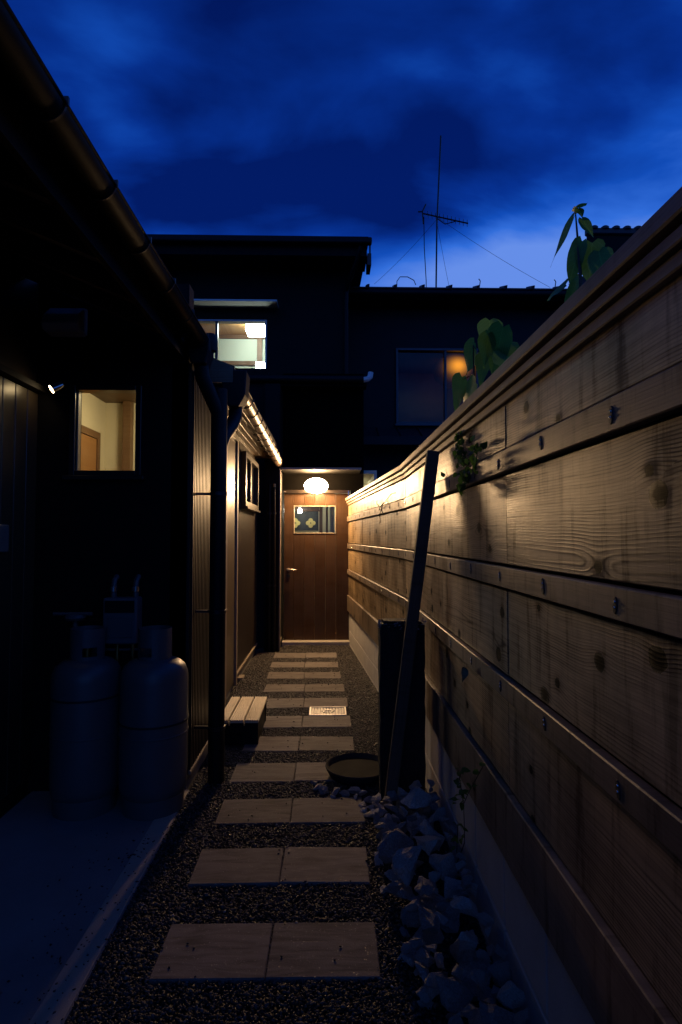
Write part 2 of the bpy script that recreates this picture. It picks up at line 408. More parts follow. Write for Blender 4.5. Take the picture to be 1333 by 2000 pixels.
def leaf_mat(name, a, b, veins=False):
    m = bpy.data.materials.new(name); m.use_nodes = True; t = NT(m.node_tree); bs = t.n['Principled BSDF']
    tc = t.new('ShaderNodeTexCoord'); ge = t.new('ShaderNodeNewGeometry'); oi = t.new('ShaderNodeObjectInfo')
    f = t.math('MULTIPLY_ADD', t.noise(tc.outputs['Object'], 30, 4, .6), .8, t.math('MULTIPLY_ADD', ge.outputs['Random Per Island'], .5, -.25))
    c = t.mix(f, a, b)
    if veins:
        lx, ly, lz = t.sep(tc.outputs['Object']); ay = t.math('ABSOLUTE', ly)
        rib = t.math('LESS_THAN', ay, .0016)
        side = t.math('GREATER_THAN', t.math('SINE', t.math('SUBTRACT', t.math('MULTIPLY', lx, 330.0), t.math('MULTIPLY', ay, 300.0))), .93)
        vn = t.math('MAXIMUM', rib, t.math('MULTIPLY', side, .6))
        c = t.mix(t.math('MULTIPLY', vn, .6), c, tuple(q*1.7 for q in b))
        t.put(bs.inputs['Normal'], t.bump(t.math('SUBTRACT', t.noise(tc.outputs['Object'], 90, 3, .6), vn), .5, .003))
    t.put(bs.inputs['Base Color'], c); bs.inputs['Roughness'].default_value = .42
    tr = t.new('ShaderNodeBsdfTranslucent'); t.put(tr.inputs[0], t.mix(.5, c, (.15,.36,.05)))
    mx = t.new('ShaderNodeMixShader'); mx.inputs[0].default_value = .5
    out = t.n['Material Output']
    t.l.new(bs.outputs[0], mx.inputs[1]); t.l.new(tr.outputs[0], mx.inputs[2]); t.l.new(mx.outputs[0], out.inputs[0])
    return m
M['leaf'] = leaf_mat('green_leaf', (.045,.125,.022), (.095,.21,.038), veins=True)
M['weed'] = leaf_mat('weed_leaf', (.050,.105,.018), (.12,.20,.035))
M['ivy'] = leaf_mat('ivy_leaf', (.012,.026,.010), (.035,.060,.018))
M['dryleaf'] = mat('dry_leaf', (.20,.18,.09), .6, var=.3, vscale=30)
M['stem'] = mat('stem', (.055,.045,.025), .7)
M['twig'] = mat('twig', (.030,.022,.015), .8)

# ================================================================== SETTING
g = B(-300, 300, -300, 300, -.30, -.022).build('ground', M['soil']); tag(g, kind='structure')
pad = MB().box(-1.77, -.826, -3.0, 3.66, -.12, .012).build('concrete_pad', M['concrete'], bevel=.008); tag(pad, kind='structure')
edge = MB().box(-.93, -.829, -3.0, 3.62, .010, .0165).build('pale_edge_strip', M['threshold'], pad, bevel=.003)  # thin paler strip along the path side of the pad

path = B(-.95, .62, -1.0, 8.42, -.10, -.012).build('path', M['soil']); tag(path, kind='structure')

# stepping slabs, in pairs
SL = [(2.11,-.612,.190), (2.667,-.604,.193), (3.222,-.603,.195), (3.762,-.603,.195), (4.283,-.600,.193), (4.80,-.606,.191),
      (5.345,-.62,.18), (5.89,-.635,.168), (6.43,-.652,.15), (6.98,-.668,.13), (7.52,-.684,.107)]
slab_me = MB().box(-.1985, .1985, -.15, .15, -.05, 0).mesh('paving_slab', M['slab'], bevel=.004)
slab_rects = []
for k, (y0, xl, xr) in enumerate(SL):
    xm = (xl + xr)/2 + random.uniform(-.006, .006)
    for s in (-1, 1):
        cx = xm + s*.2005; cy = y0 + .15 + random.uniform(-.004, .004)
        o = link('paving_slab', slab_me, path, (cx, cy, .0145 + random.uniform(-.003, .003)), (R(random.uniform(-.6,.6)), R(random.uniform(-.5,.5)), R(random.uniform(-.9,.9))))
        slab_rects.append((cx-.2, cx+.2, cy-.15, cy+.15))

# ------------------------------------------------------------------ gravel: one mass of loose chips
def fence_x(y): return .60 if y < 4.54 else .60 - .0752*(y - 4.54)
def gravel_field():
    N = 150000
    y = 1.55 + (8.40 - 1.55)*rng.random(N)**1.25
    x = -.93 + 1.56*rng.random(N)
    keep = (x < np.where(y < 4.54, .60, .60 - .0752*(y - 4.54))) & (x > np.where(y < 3.62, -.822, np.where(y < 4.9, -.83, -.93)))
    keep &= ~((y > 7.95) & (x < -.62))
    for (a, b, c, e) in slab_rects: keep &= ~((x > a+.003) & (x < b-.003) & (y > c+.003) & (y < e-.003))
    keep &= ~((x > -.165) & (x < .167) & (y > 5.09) & (y < 5.33))
    x = x[keep]; y = y[keep]
    n = len(x)
    s = (.0038 + .0044*rng.random(n)) * np.where(y > 5.5, 1.2, 1.0)
    big = rng.random(n) < .03; s[big] *= 1.6
    z = -.004 + .014*rng.random(n)
    # a few chips kicked on to the slabs
    m = 130
    idx = rng.integers(0, len(slab_rects), m)
    R4 = np.array(slab_rects)[idx]
    sx = R4[:,0] + (R4[:,1]-R4[:,0])*rng.random(m); sy = R4[:,2] + (R4[:,3]-R4[:,2])*rng.random(m)
    m2 = 220
    px_ = -.83 - np.abs(rng.normal(0, .16, m2)); py_ = 1.5 + 1.7*rng.random(m2)
    x = np.concatenate([x, sx, px_]); y = np.concatenate([y, sy, py_]); s = np.concatenate([s, .003 + .0045*rng.random(m), .0025 + .003*rng.random(m2)])
    z = np.concatenate([z, np.full(m, .0185), np.full(m2, .0175)])
    n = len(x)
    base = np.array([(1,0,0),(-1,0,0),(0,1,0),(0,-1,0),(0,0,1),(0,0,-1)], float)
    tri = np.array([(0,2,4),(2,1,4),(1,3,4),(3,0,4),(2,0,5),(1,2,5),(3,1,5),(0,3,5)])
    V = base[None]*(.65 + .7*rng.random((n,6,1))) + .28*(rng.random((n,6,3))-.5)
    a = 2*np.pi*rng.random(n); ca, sa = np.cos(a), np.sin(a)
    tl = 1.2*(rng.random(n)-.5); ct, st = np.cos(tl), np.sin(tl)
    V = V*np.stack([1.25+.4*rng.random(n), .85+.3*rng.random(n), .62+.25*rng.random(n)], 1)[:,None,:]
    X = V[:,:,0]*ct[:,None] - V[:,:,2]*st[:,None]; Z = V[:,:,0]*st[:,None] + V[:,:,2]*ct[:,None]; Y = V[:,:,1]
    V = np.stack([X*ca[:,None]-Y*sa[:,None], X*sa[:,None]+Y*ca[:,None], Z], 2)*s[:,None,None]
    V += np.stack([x,y,z],1)[:,None,:]
    V = V.reshape(-1,3)
    T = (tri[None] + (np.arange(n)*6)[:,None,None]).reshape(-1)
    me = bpy.data.meshes.new('gravel')
    me.vertices.add(len(V)); me.vertices.foreach_set('co', V.ravel())
    me.loops.add(len(T)); me.loops.foreach_set('vertex_index', T)
    nf = len(T)//3
    me.polygons.add(nf); me.polygons.foreach_set('loop_start', np.arange(nf)*3)
    me.update(calc_edges=True); me.validate()
    me.materials.append(M['gravel'])
    return link('gravel', me)
tag(gravel_field(), 'dark crushed gravel filling the alley between the paving slabs', 'gravel', kind='stuff')

# ================================================================== FENCE
fence = thing('timber_fence', 'long brown cedar board fence with moulded cap along the right of the alley', 'fence', loc=(.60, 0, 0))
RUN = [((.60, -.30), R(90), -.30), ((.60, 4.54), math.atan2(1, -.0752), 4.54)]   # start, heading, world y of start
FAR_LEN = 4.02 * 1.0028
SEG_NEAR = [(-.30, .24), (.24, 1.98), (1.98, 3.84), (3.84, 4.54)]
SEG_FAR = [(0, .79), (.79, 2.50), (2.50, FAR_LEN)]
screw_me = None
def make_screw():
    s = MB()
    for dz in (-.0065, .0065):
        s.lathe([(.0001, .0030), (.0030, .0024), (.0042, .0005), (.0042, -.004)], 10, (0, 0, 0))
        k = len(s.v)//2 if dz > 0 else 0
    # turn lathes to face +Y, stack vertically
    n = len(s.v)//2
    s.v = [(x, z, y + (-.0075 if i < n else .0075)) for i, (x, y, z) in enumerate(s.v)]
    return s.mesh('screw', M['chrome'], smooth=True)
screw_me = make_screw()
hole_me = MB().lathe([(.0001, .0012), (.0075, .0010), (.0085, -.002)], 14)
hole_me.v = [(x*.85, z, y*1.9) for x, y, z in hole_me.v]
hole_me = hole_me.mesh('countersink', M['rubber'])
def board(run, s0, s1, z0, z1, out, thick, name, m, bev=.003, gap=.002, screws=False):
    (sx, sy), hd, w0 = RUN[run]
    if run == 0: s0 -= w0; s1 -= w0
    ln = s1 - s0 - gap
    dirv = Vector((math.cos(hd), math.sin(hd), 0)); nrm = Vector((-math.sin(hd), math.cos(hd), 0))
    q = Vector((sx, sy, 0)) + dirv*(s0 + gap/2) + nrm*(out - thick) - fence.location
    me = MB().box(0, ln, 0, thick, 0, z1 - z0).mesh(name, m, bevel=bev)
    o = link(name, me, fence, (q.x, q.y, z0), (0, 0, hd))
    if screws:
        k = .10 if run == 0 else .16
        off = (-(s0 + w0)) % .405 if run == 0 else .2
        s = off - .02 if run == 0 else off
        while s < ln:
            if s > .02:
                zc = (z1 - z0)/2 + random.uniform(-.006, .006)
                h = link('countersink', hole_me, o, (s, thick + .0006, zc), (0, R(random.uniform(-14, 14)), 0), (random.uniform(1.1, 1.6),)*3)
                link('screw', screw_me, o, (s, thick + .0018, zc + .002), (0, R(random.uniform(-14, 14)), 0), (.8,)*3)
            s += .405
    return o
COURSES = [  # z0, z1, outward offset, thickness, kind
    (1.827, 1.985, .000, .024, 'board'), (1.745, 1.818, .019, .030, 'rail'), (1.437, 1.738, .000, .024, 'board'),
    (1.360, 1.428, .018, .030, 'rail'), (1.068, 1.350, .000, .024, 'board'), (.996, 1.062, .019, .030, 'rail'),
    (.700, .986, .000, .024, 'board'), (.474, .694, .020, .032, 'skirt')]
for run, segs in ((0, SEG_NEAR), (1, SEG_FAR)):
    for ci, (z0, z1, out, th, kd) in enumerate(COURSES):
        if kd == 'board':
            for (a, b) in segs:
                cuts = [a, b]
                if ci == 0 and run == 0 and a == 1.98: cuts = [a, 2.58, b]
                for c0, c1 in zip(cuts, cuts[1:]):
                    board(run, c0, c1, z0, z1, out + random.uniform(-.0015, .0015), th, 'board', M['fence'])
        else:
            a, b = segs[0][0], segs[-1][1]
            cuts = [a, 1.1, b] if (run == 0 and ci == 3) else ([a, 1.35, b] if run == 0 else [a, b])
            if run == 0: cuts = [a, 2.9, b] if ci in (1, 5) else [a, b]
            for c0, c1 in zip(cuts, cuts[1:]):
                board(run, c0, c1, z0, z1, out, th, 'rail', M['fence_rail'], bev=.003, screws=(kd == 'rail'))
    a, b = segs[0][0], segs[-1][1]
    board(run, a, b, .476, 2.035, -.026, .05, 'backing', M['wall_dark'], bev=0)          # dark boarding behind the joints
    ext = .004 if run == 0 else 0
    board(run, a, b + ext, 1.978, 2.008, .016, .09, 'cap_moulding', M['cap'], gap=.0)
    board(run, a, b + ext, 2.010, 2.036, .030, .11, 'cap_moulding', M['cap'], gap=.0)
    board(run, a, b + ext, 2.043, 2.082, .046, .15, 'cap', M['cap'], gap=.0, bev=.004)
    board(run, a, b, 2.030, 2.044, .018, .10, 'backing', M['wall_dark'], bev=0)

# concrete block footing under the fence
bw = thing('block_footing', 'low grey concrete block footing wall under the timber fence', 'block wall', loc=(.6, 0, 0))
block_me = MB().box(.003, .387, 0, .10, .003, .187).mesh('block', M['block'], bevel=.004)
for run in (0, 1):
    (sx, sy), hd, w0 = RUN[run]
    dirv = Vector((math.cos(hd), math.sin(hd), 0)); nrm = Vector((-math.sin(hd), math.cos(hd), 0))
    ln = (4.84 if run == 0 else FAR_LEN)
    n = int(ln/.39)
    for c in range(3):
        z = -.155 + .19*c + .0; z = [-.165, .022, .212][c] if c < 2 else .212
        q0 = Vector((sx, sy, 0)) - bw.location
        for i in range(n + 1):
            s = i*.39
            if s + .39 > ln + .05: continue
            q = q0 + dirv*s + nrm*(-.10 + .004)
            o = link('block', block_me, bw, (q.x, q.y, z), (0, 0, hd), (1, 1, 1.50 if c == 2 else 1))
    q = Vector((sx, sy, 0)) - bw.location + nrm*(-.11)
    MB().box(0, ln, 0, .1055, -.16, .495).build('mortar', M['mortar'], bw, (q.x, q.y, 0), (0, 0, hd))

# ================================================================== NEAR HOUSE ON THE LEFT
hs = thing('house', 'dark sided low house on the left with brown gutters and lit corner window', 'house', loc=(-1.8, 3.65, 0))
HL = Vector(hs.location)
def part(mb, name, m, parent=hs, **kw):
    o = mb.build(name, m, parent, **kw)
    root = parent
    off = Vector((0,0,0)); q = parent
    while q: off += q.location; q = q.parent
    o.location = -off
    return o
# recess side wall: vertical metal strips
strip_me = MB().box(0, .020, .004, .128, .10, 2.40).mesh('siding_panel', M['siding_lit'], bevel=.003)
for i in range(9):
    link('siding_panel', strip_me, hs, Vector((-1.79, 3.642 - .132*(i+1), 0)) - HL)
mb = MB().box(-1.95, -1.787, -3, 3.65, 0, 3.15)
for i in range(9, 50): mb.box(-1.787, -1.772, 3.646-.132*(i+1), 3.770-.132*(i+1), .10, 2.40)
part(mb, 'wall', M['siding'])
part(B(-1.79, -1.72, -3, 3.64, 2.405, 2.44), 'eave_soffit', M['wall_dark'])
# wall with the lit window, opening x -1.545..-1.17, z 1.935..2.42
mb = MB()
mb.box(-1.95, -1.560, 3.65, 3.77, 0, 3.1).box(-1.155, -.86, 3.65, 3.77, 0, 3.1).box(-1.56, -1.155, 3.65, 3.77, 0, 1.915).box(-1.56, -1.155, 3.65, 3.77, 2.44, 3.1)
part(mb, 'wall', M['wall_dark'])
win = part(MB().box(-1.575,-1.540,3.625,3.71,1.90,2.455).box(-1.175,-1.14,3.625,3.71,1.90,2.455).box(-1.540,-1.175,3.625,3.71,2.425,2.455).box(-1.540,-1.175,3.625,3.71,1.90,1.932), 'window', M['darkframe'], bevel=.003)
part(B(-1.539, -1.176, 3.668, 3.672, 1.933, 2.424), 'pane', M['glass'], win)
part(B(-1.60, -1.115, 3.600, 3.66, 1.872, 1.899), 'sill', M['darkframe'], win, bevel=.003)
part(MB().box(-1.5395,-1.531,3.655,3.69,1.933,2.424), 'glazing_bead', M['trim'], win)
# room behind it
mb = MB().box(-1.99,-1.945,3.772,5.25,1.0,2.74).box(-1.945,-.95,5.205,5.25,1.0,2.74).box(-.97,-.95,3.772,5.2,1.0,2.74)
part(mb, 'room_wall', M['plaster'])
part(B(-1.945, -.97, 3.772, 5.204, 2.70, 2.74), 'room_ceiling', M['brown_trim'])
part(B(-1.945, -.97, 3.772, 5.204, 1.0, 1.03), 'room_floor', M['interior_wood'])
part(B(-1.766, -1.70, 5.12, 5.203, 1.03, 2.698), 'room_post', M['brown_trim'])
rd = part(B(-1.944, -1.925, 4.36, 4.96, 1.03, 2.34), 'room_door', M['interior_wood'])
part(MB().box(-1.944,-1.915,4.962,5.02,1.03,2.40).box(-1.944,-1.915,4.30,4.962,2.342,2.40), 'door_casing', M['brown_trim'], rd)
# alley side of the wing
fl = MB()
def ribs(mb, x, y0, y1, z0, z1, pitch, w=.012, d=.010):
    y = y0 + pitch*.5
    while y < y1 - w:
        mb.box(x, x + d, y, y + w, z0, z1); y += pitch
mb = MB().box(-.96, -.84, 3.65, 4.33, .10, 2.60); ribs(mb, -.84, 3.66, 4.32, .10, 2.56, .045, .022)
part(mb, 'wall', M['siding'])
mb = MB().box(-1.05, -.955, 4.33, 8.0, .10, 2.60); ribs(mb, -.955, 6.20, 7.98, .12, 2.56, .048, .022)
part(mb, 'wall', M['siding_lit'])
part(MB().box(-.98, -.852, 3.66, 4.33, -.1, .10).box(-1.05, -.965, 4.34, 8.0, -.1, .10), 'foundation', M['concrete'])
part(MB().box(-.84, -.822, 3.655, 4.33, .095, .118).box(-.955, -.930, 6.18, 7.98, .10, .124), 'base_flashing', M['trim'], bevel=.003)
part(MB().box(-.965, -.900, 6.40, 6.55, .0, .03), 'base_flashing', M['trim'], bevel=.003)
# side door leaf and its jambs
sd = part(B(-.957, -.945, 5.45, 6.10, .06, 2.50), 'side_door', M['panel'], bevel=.002)
part(MB().box(-.957, -.915, 5.385, 5.448, .02, 2.56).box(-.957, -.925, 6.102, 6.165, .02, 2.56), 'jamb', M['trim'], sd, bevel=.003)
part(B(-.957, -.915, 5.448, 6.102, 2.502, 2.555), 'door_head', M['darkframe'], sd, bevel=.003)
# the lit frosted glass of the entrance behind the step
ed = part(MB().box(-.956,-.925,4.36,4.42,.10,2.10).box(-.956,-.925,5.32,5.384,.10,2.10).box(-.956,-.925,4.42,5.32,2.04,2.10).box(-.956,-.925,4.42,5.32,.10,.20).box(-.956,-.930,4.85,4.89,.20,2.04).box(-.956,-.932,4.42,4.85,1.20,1.24).box(-.956,-.932,4.89,5.32,1.20,1.24), 'glazed_door', M['darkframe'], bevel=.003)
for (y0, y1) in ((4.422, 4.848), (4.892, 5.318)):
    part(B(-.950, -.944, y0, y1, .202, 1.198), 'pane', emitter('lit_frosted_glass', (1.0, .82, .60), DOORGLOW), ed)
    part(B(-.950, -.944, y0, y1, 1.242, 2.038), 'door_panel', M['panel'], ed)
# small high window over the step: boxed frame
wf = MB().box(-.956,-.885,6.44,6.50,1.86,2.46).box(-.956,-.885,7.56,7.62,1.86,2.46).box(-.956,-.885,6.50,7.56,2.40,2.46).box(-.956,-.885,6.50,7.56,1.86,1.92)
wn = part(wf, 'window', M['darkframe'], bevel=.004)
part(MB().box(-.945,-.905,7.00,7.05,1.92,2.40), 'mullion', M['darkframe'], wn, bevel=.003)
part(B(-.950, -.944, 6.501, 7.559, 1.921, 2.399), 'pane', mat('obscured_glass', (.05,.05,.05), .12, 0, .8, .1, 3), wn)
part(B(-.956, -.862, 6.42, 7.64, 1.832, 1.858), 'sill', M['darkframe'], wn, bevel=.004)
# soffit, fascia, roofs
for i in range(5):
    part(B(-1.00 + .062*i, -1.00 + .062*i + .059, 4.30, 8.0, 2.580, 2.598), 'soffit_board', M['soffit'], bevel=.002)
part(B(-.705, -.690, 4.28, 8.02, 2.545, 2.68), 'fascia', M['soffit'], bevel=.002)
part(MB().prism([(-.655,2.645),(-4.2,4.00),(-4.2,4.12),(-.655,2.72)], 4.12, 8.02, 'y'), 'roof', M['roof'])
part(MB().prism([(-.66,2.60),(-.86,2.60),(-.86,2.79),(-.66,2.715)], 4.095, 4.125, 'y'), 'verge_board', M['brown_trim'])
part(MB().prism([(-.80,2.742),(-4.2,4.16),(-4.2,4.30),(-.80,2.79)], -4.0, 3.61, 'y'), 'roof', M['roof'])
part(B(-.905, -.880, -4, 3.60, 2.62, 2.765), 'fascia', M['wall_dark'])
for i in range(11):
    y = 3.45 - .455*i
    part(MB().prism([(-.90,2.69),(-1.79,3.06),(-1.79,3.15),(-.90,2.775)], y, y+.05, 'y'), 'rafter', M['brown_trim'])
part(B(-1.95, -1.90, -4, 3.65, 3.1, 3.3), 'wall', M['wall_dark'])

# half-round gutters with their straps
def gutter(name, x, z, y0, y1, z2, r, m, strap_step, strap_m, bands):
    n = 14; prof = [(math.cos(a), math.sin(a)) for a in [math.pi + math.pi*i/n for i in range(n+1)]]
    vs = []; fs = []
    for (yy, zz) in ((y0, z), (y1, z2)):
        for rr in (r, r - .003):
            for (c, s) in prof: vs.append((x + c*rr, yy, zz + s*rr))
    k = n + 1
    for i in range(n):
        fs += [(i, i+1, 2*k+i+1, 2*k+i), (k+i, 3*k+i, 3*k+i+1, k+i+1), (i, k+i, k+i+1, i+1), (2*k+i, 2*k+i+1, 3*k+i+1, 3*k+i)]
    fs += [(0, 2*k, 3*k, k), (n, k+n, 3*k+n, 2*k+n)]
    mb = MB(); mb.add(vs, fs)
    mb.tube([(x + r, y0, z), (x + r, y1, z2)], .0055, 8)        # rolled outer bead
    o = part(mb, name, m, smooth=True)
    yy = y0 + strap_step*.35
    while yy < y1:
        t = (yy - y0)/(y1 - y0); zz = z + (z2 - z)*t
        b = MB(); q = []
        for rr in (r + .0005, r + .0045):
            for (c, s) in prof: q.append((c*rr, s*rr))
        vs = [(x + a, yy + dy, zz + c) for dy in (-bands/2, bands/2) for (a, c) in q]
        fs = []; m2 = 2*k
        for i in range(n):
            fs += [(k+i, k+i+1, m2+k+i+1, m2+k+i), (i, m2+i, m2+i+1, i+1), (i, i+1, k+i+1, k+i), (m2+i, m2+k+i, m2+k+i+1, m2+i+1)]
        fs += [(0, k, m2+k, m2), (n, m2+n, m2+k+n, k+n)]
        b.add(vs, fs)
        b.box(x + r - .002, x + r + .010, yy - bands/2, yy + bands/2, zz - .01, zz + .016)
        b.box(x - r - .05, x - r + .004, yy - bands/2, yy + bands/2, zz - .004, zz + .006)
        part(b, 'gutter_bracket', strap_m, o)
        yy += strap_step
    return o
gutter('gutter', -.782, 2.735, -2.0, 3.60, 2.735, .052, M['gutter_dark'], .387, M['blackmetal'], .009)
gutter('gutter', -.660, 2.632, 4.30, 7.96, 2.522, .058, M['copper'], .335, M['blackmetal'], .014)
# rain head, elbows and the black downpipe
rh = part(MB().prism([(-.86,2.745),(-.72,2.745),(-.72,2.66),(-.745,2.58),(-.83,2.58),(-.86,2.66)], 3.58, 3.73, 'y'), 'rain_hopper', M['black'], bevel=.010, seg=2)
rh2 = part(MB().prism([(-.745,2.69),(-.565,2.69),(-.575,2.52),(-.62,2.43),(-.69,2.43),(-.735,2.52)], 4.10, 4.295, 'y'), 'rain_hopper', M['black'], bevel=.012, seg=2)
part(MB().lathe([(.0001,.055),(.028,.048),(.044,.022),(.047,-.02),(.04,-.06)], 16, (-.735, 3.68, 2.745)), 'verge_cap', M['roof'], smooth=True)
part(MB().tube([(-.655,4.20,2.46),(-.655,4.19,2.38),(-.665,4.10,2.30),(-.685,3.92,2.20),(-.694,3.82,2.12),(-.694,3.78,2.02)], .047, 14), 'elbow', M['black'], smooth=True)
part(MB().tube([(-.785,3.66,2.60),(-.78,3.67,2.52),(-.74,3.72,2.42),(-.70,3.77,2.32),(-.694,3.78,2.2)], .045, 14), 'elbow', M['black'], smooth=True)
dp = part(MB().lathe([(.0505,.02),(.0505,2.5)], 22, (-.694, 3.78, -.03)), 'downpipe', M['black'], smooth=True)
for z in (.34, 1.06, 1.80):
    part(MB().lathe([(.0515,-.012),(.0555,-.010),(.0555,.010),(.0515,.012)], 22, (-.694,3.78,z)).box(-.842,-.74,3.772,3.788,z-.008,z+.008), 'pipe_bracket', M['blackmetal'], dp)
# exhaust hood on the gable, under the roof
vh = part(MB().prism([(3.648,2.935),(3.648,2.760),(3.52,2.760),(3.50,2.80),(3.53,2.86),(3.60,2.92)], -1.70, -1.48, 'x'), 'exhaust_hood', M['white_plastic'], bevel=.008)
part(B(-1.69, -1.49, 3.535, 3.635, 2.7535, 2.7585), 'grille', M['white_plastic'], vh)
# room lamp behind the corner window
rl = thing('ceiling_lamp', 'warm ceiling lamp inside the room behind the small corner window', 'ceiling lamp', loc=(-1.20, 4.55, 2.68))
MB().lathe([(.0001,-.075),(.08,-.065),(.13,-.035),(.14,0)], 20).build('shade', emitter('warm_room_light', (1.0,.80,.42), 52.0), rl, smooth=True)
MB().lathe([(.15,0),(.15,.018),(.0001,.018)], 20).build('base', M['white_plastic'], rl, smooth=True)

# wall spotlight and pale box at the frame's left edge
sp = thing('wall_spotlight', 'small chrome spotlight glowing dimly on the dark wall left of the corner window', 'spotlight', loc=(-1.615, 3.645, 2.43))
MB().tube([(.01,-.002,.0),(.0,-.06,.005)], .010, 10).build('arm', M['blackmetal'], sp, smooth=True)
ax_ = Vector((-.72, -.42, -.55)).normalized(); q0 = Vector((.02, -.075, .015))
MB().tube([q0, q0 + ax_*.02, q0 + ax_*.065, q0 + ax_*.070], [.018,.025,.030,.030], 16).build('head', M['chrome'], sp, smooth=True)
MB().tube([q0 + ax_*.0702, q0 + ax_*.0715], .024, 16).build('lens', emitter('spot_light', (1.0,.74,.38), 26.0), sp)
bx = thing('meter_box', 'edge of a pale box on the recess wall at the far left', 'meter box', loc=(-1.77, 3.18, 1.52))
MB().box(0, .035, -.12, .10, -.075, .075).build('case', M['meter'], bx, bevel=.006)
MB().box(.0352, .038, -.10, .06, -.03, .05).build('cover', M['glass'], bx)

# ================================================================== TWO-STOREY HOUSE CLOSING THE ALLEY
hb = thing('house', 'black two-storey house closing the alley with wooden door and lit upstairs window', 'house', loc=(-.2, 8.6, 0))
DY = 8.55
# porch wall round the door (opening x -.648..+.32, z .055..2.16)
mb = MB().box(-.846, -.650, 7.98, 9.0, -.05, 3.6)
part(mb, 'porch_wall', M['wall_dark'], hb)
part(B(-.6499, -.632, 7.975, 8.03, .03, 2.428), 'corner_trim', M['trim'], hb, bevel=.002)
part(B(-.648, .52, 8.56, 8.66, 2.20, 3.9), 'transom_wall', M['transom'], hb)
part(B(.33, .52, 8.56, 8.66, -.05, 2.20), 'porch_wall', M['wall_dark'], hb)
part(B(-3.2, -.846, 8.30, 8.42, -.05, 3.9), 'wall', M['wall_dark'], hb)
cn = part(B(-.632, .452, 7.965, 8.56, 2.432, 2.456), 'canopy', M['transom'], hb, bevel=.002)
part(B(-.632, .455, 7.958, 7.964, 2.428, 2.458), 'canopy_edge', M['trim'], cn)
part(B(-.632, .32, 8.50, 8.558, 2.150, 2.198), 'door_head', M['darkframe'], hb, bevel=.003)
part(MB().box(-.631,-.600,8.488,8.4985,2.165,2.178).box(.290,.302,8.47,8.4985,2.10,2.185), 'head_bracket', M['chrome'], hb)
# door leaf: vertical boards round a small window x -.486...114 z 1.574..1.972
door = part(MB().box(-.632,-.628,8.545,8.60,.055,2.15).box(.318,.322,8.545,8.60,.055,2.15), 'entrance_door', M['darkframe'], hb)
xs = [-.626, -.490, -.338, -.186, -.034, .118, .316]
for a, b in zip(xs, xs[1:]):
    if a < -.5 or a > .117:
        part(B(a+.001, b-.001, DY, DY+.04, .058, 2.148), 'plank', M['door'], door, bevel=.002)
    else:
        part(B(a+.001, b-.001, DY, DY+.04, .058, 1.572), 'plank', M['door'], door, bevel=.002)
        part(B(a+.001, b-.001, DY, DY+.04, 1.976, 2.148), 'plank', M['door'], door, bevel=.002)
part(MB().box(-.489,-.478,DY-.006,DY+.045,1.574,1.974).box(.106,.117,DY-.006,DY+.045,1.574,1.974).box(-.478,.106,DY-.006,DY+.045,1.963,1.974).box(-.478,.106,DY-.006,DY+.045,1.574,1.586), 'window_bead', M['trim'], door, bevel=.001)
part(B(-.4775, .1055, DY+.015, DY+.019, 1.587, 1.962), 'pane', M['glass'], door)
hd_ = part(MB().tube([(-.560,DY-.002,1.060),(-.560,DY-.05,1.060)], .011, 10).tube([(-.575,DY-.05,1.063),(-.54,DY-.052,1.062),(-.46,DY-.05,1.054),(-.445,DY-.046,1.052)], [.013,.012,.010,.009], 10), 'lever_handle', M['lever'], door, smooth=True)
part(MB().tube([(-.560,DY-.0005,1.06),(-.560,DY-.008,1.06)], .027, 18), 'rose', M['lever'], door)
part(MB().tube([(-.560,DY-.0005,.97),(-.560,DY-.010,.97)], .024, 18), 'keyhole', M['blackmetal'], door)
part(B(-.645, .315, 8.395, 8.62, -.05, .056), 'threshold', M['threshold'], hb, bevel=.006)
part(B(-.66, -.645, 8.0, 8.4, .10, .13), 'base_flashing', M['trim'], hb)
# hall behind the door
mb = MB().box(-1.3,-1.26,8.67,10.4,0,2.45).box(-1.26,.72,10.36,10.4,0,2.45).box(.68,.72,8.67,10.36,0,2.45)
part(mb, 'hall_wall', M['plaster'], hb)
part(B(-1.3, .72, 8.67, 10.4, 2.45, 2.50), 'hall_ceiling', M['plaster'], hb)
part(B(-1.3, .72, 8.62, 10.4, -.02, .05), 'hall_floor', M['interior_wood'], hb)
part(MB().box(-.135,-.085,9.60,9.70,.05,2.44), 'hall_post', M['brown_trim'], hb)
part(B(-1.26, -.14, 9.62, 9.66, 1.955, 2.02), 'hall_lintel', M['brown_trim'], hb)
part(MB().box(-.03,.005,9.7,9.75,.05,2.44), 'hall_post', M['brown_trim'], hb)
part(B(.035, .10, 9.3, 9.36, .05, 2.44), 'hall_post', M['green_wall'], hb)
hl = thing('ceiling_lamp', 'small white hall lamp seen through the window of the wooden door', 'ceiling lamp', loc=(-.435, 9.30, 2.44))
MB().tube([(0,0,0),(0,0,-.47)], .004, 6).build('cord', M['black'], hl)
MB().lathe([(.0001,-.545),(.022,-.54),(.034,-.515),(.030,-.485),(.012,-.468),(.0001,-.468)], 16).build('bulb', emitter('hall_light', (1.0,.95,.78), 90.0), hl, smooth=True)
hall_fill = thing('ceiling_lamp', 'unseen round ceiling lamp added to light the hall behind the wooden door', 'ceiling lamp', loc=(.30, 9.85, 2.448))  # out of sight, added to brighten the far side of the hall
MB().lathe([(.0001,-.06),(.07,-.05),(.10,-.02),(.10,0)], 18).build('shade', emitter('hall_fill_light', (.95,1.0,.76), 42.0), hall_fill, smooth=True)
nr = thing('noren_curtain', 'dark cloth hanging with yellow flower prints seen through the door window', 'curtain', loc=(-.62, 9.58, 1.94))
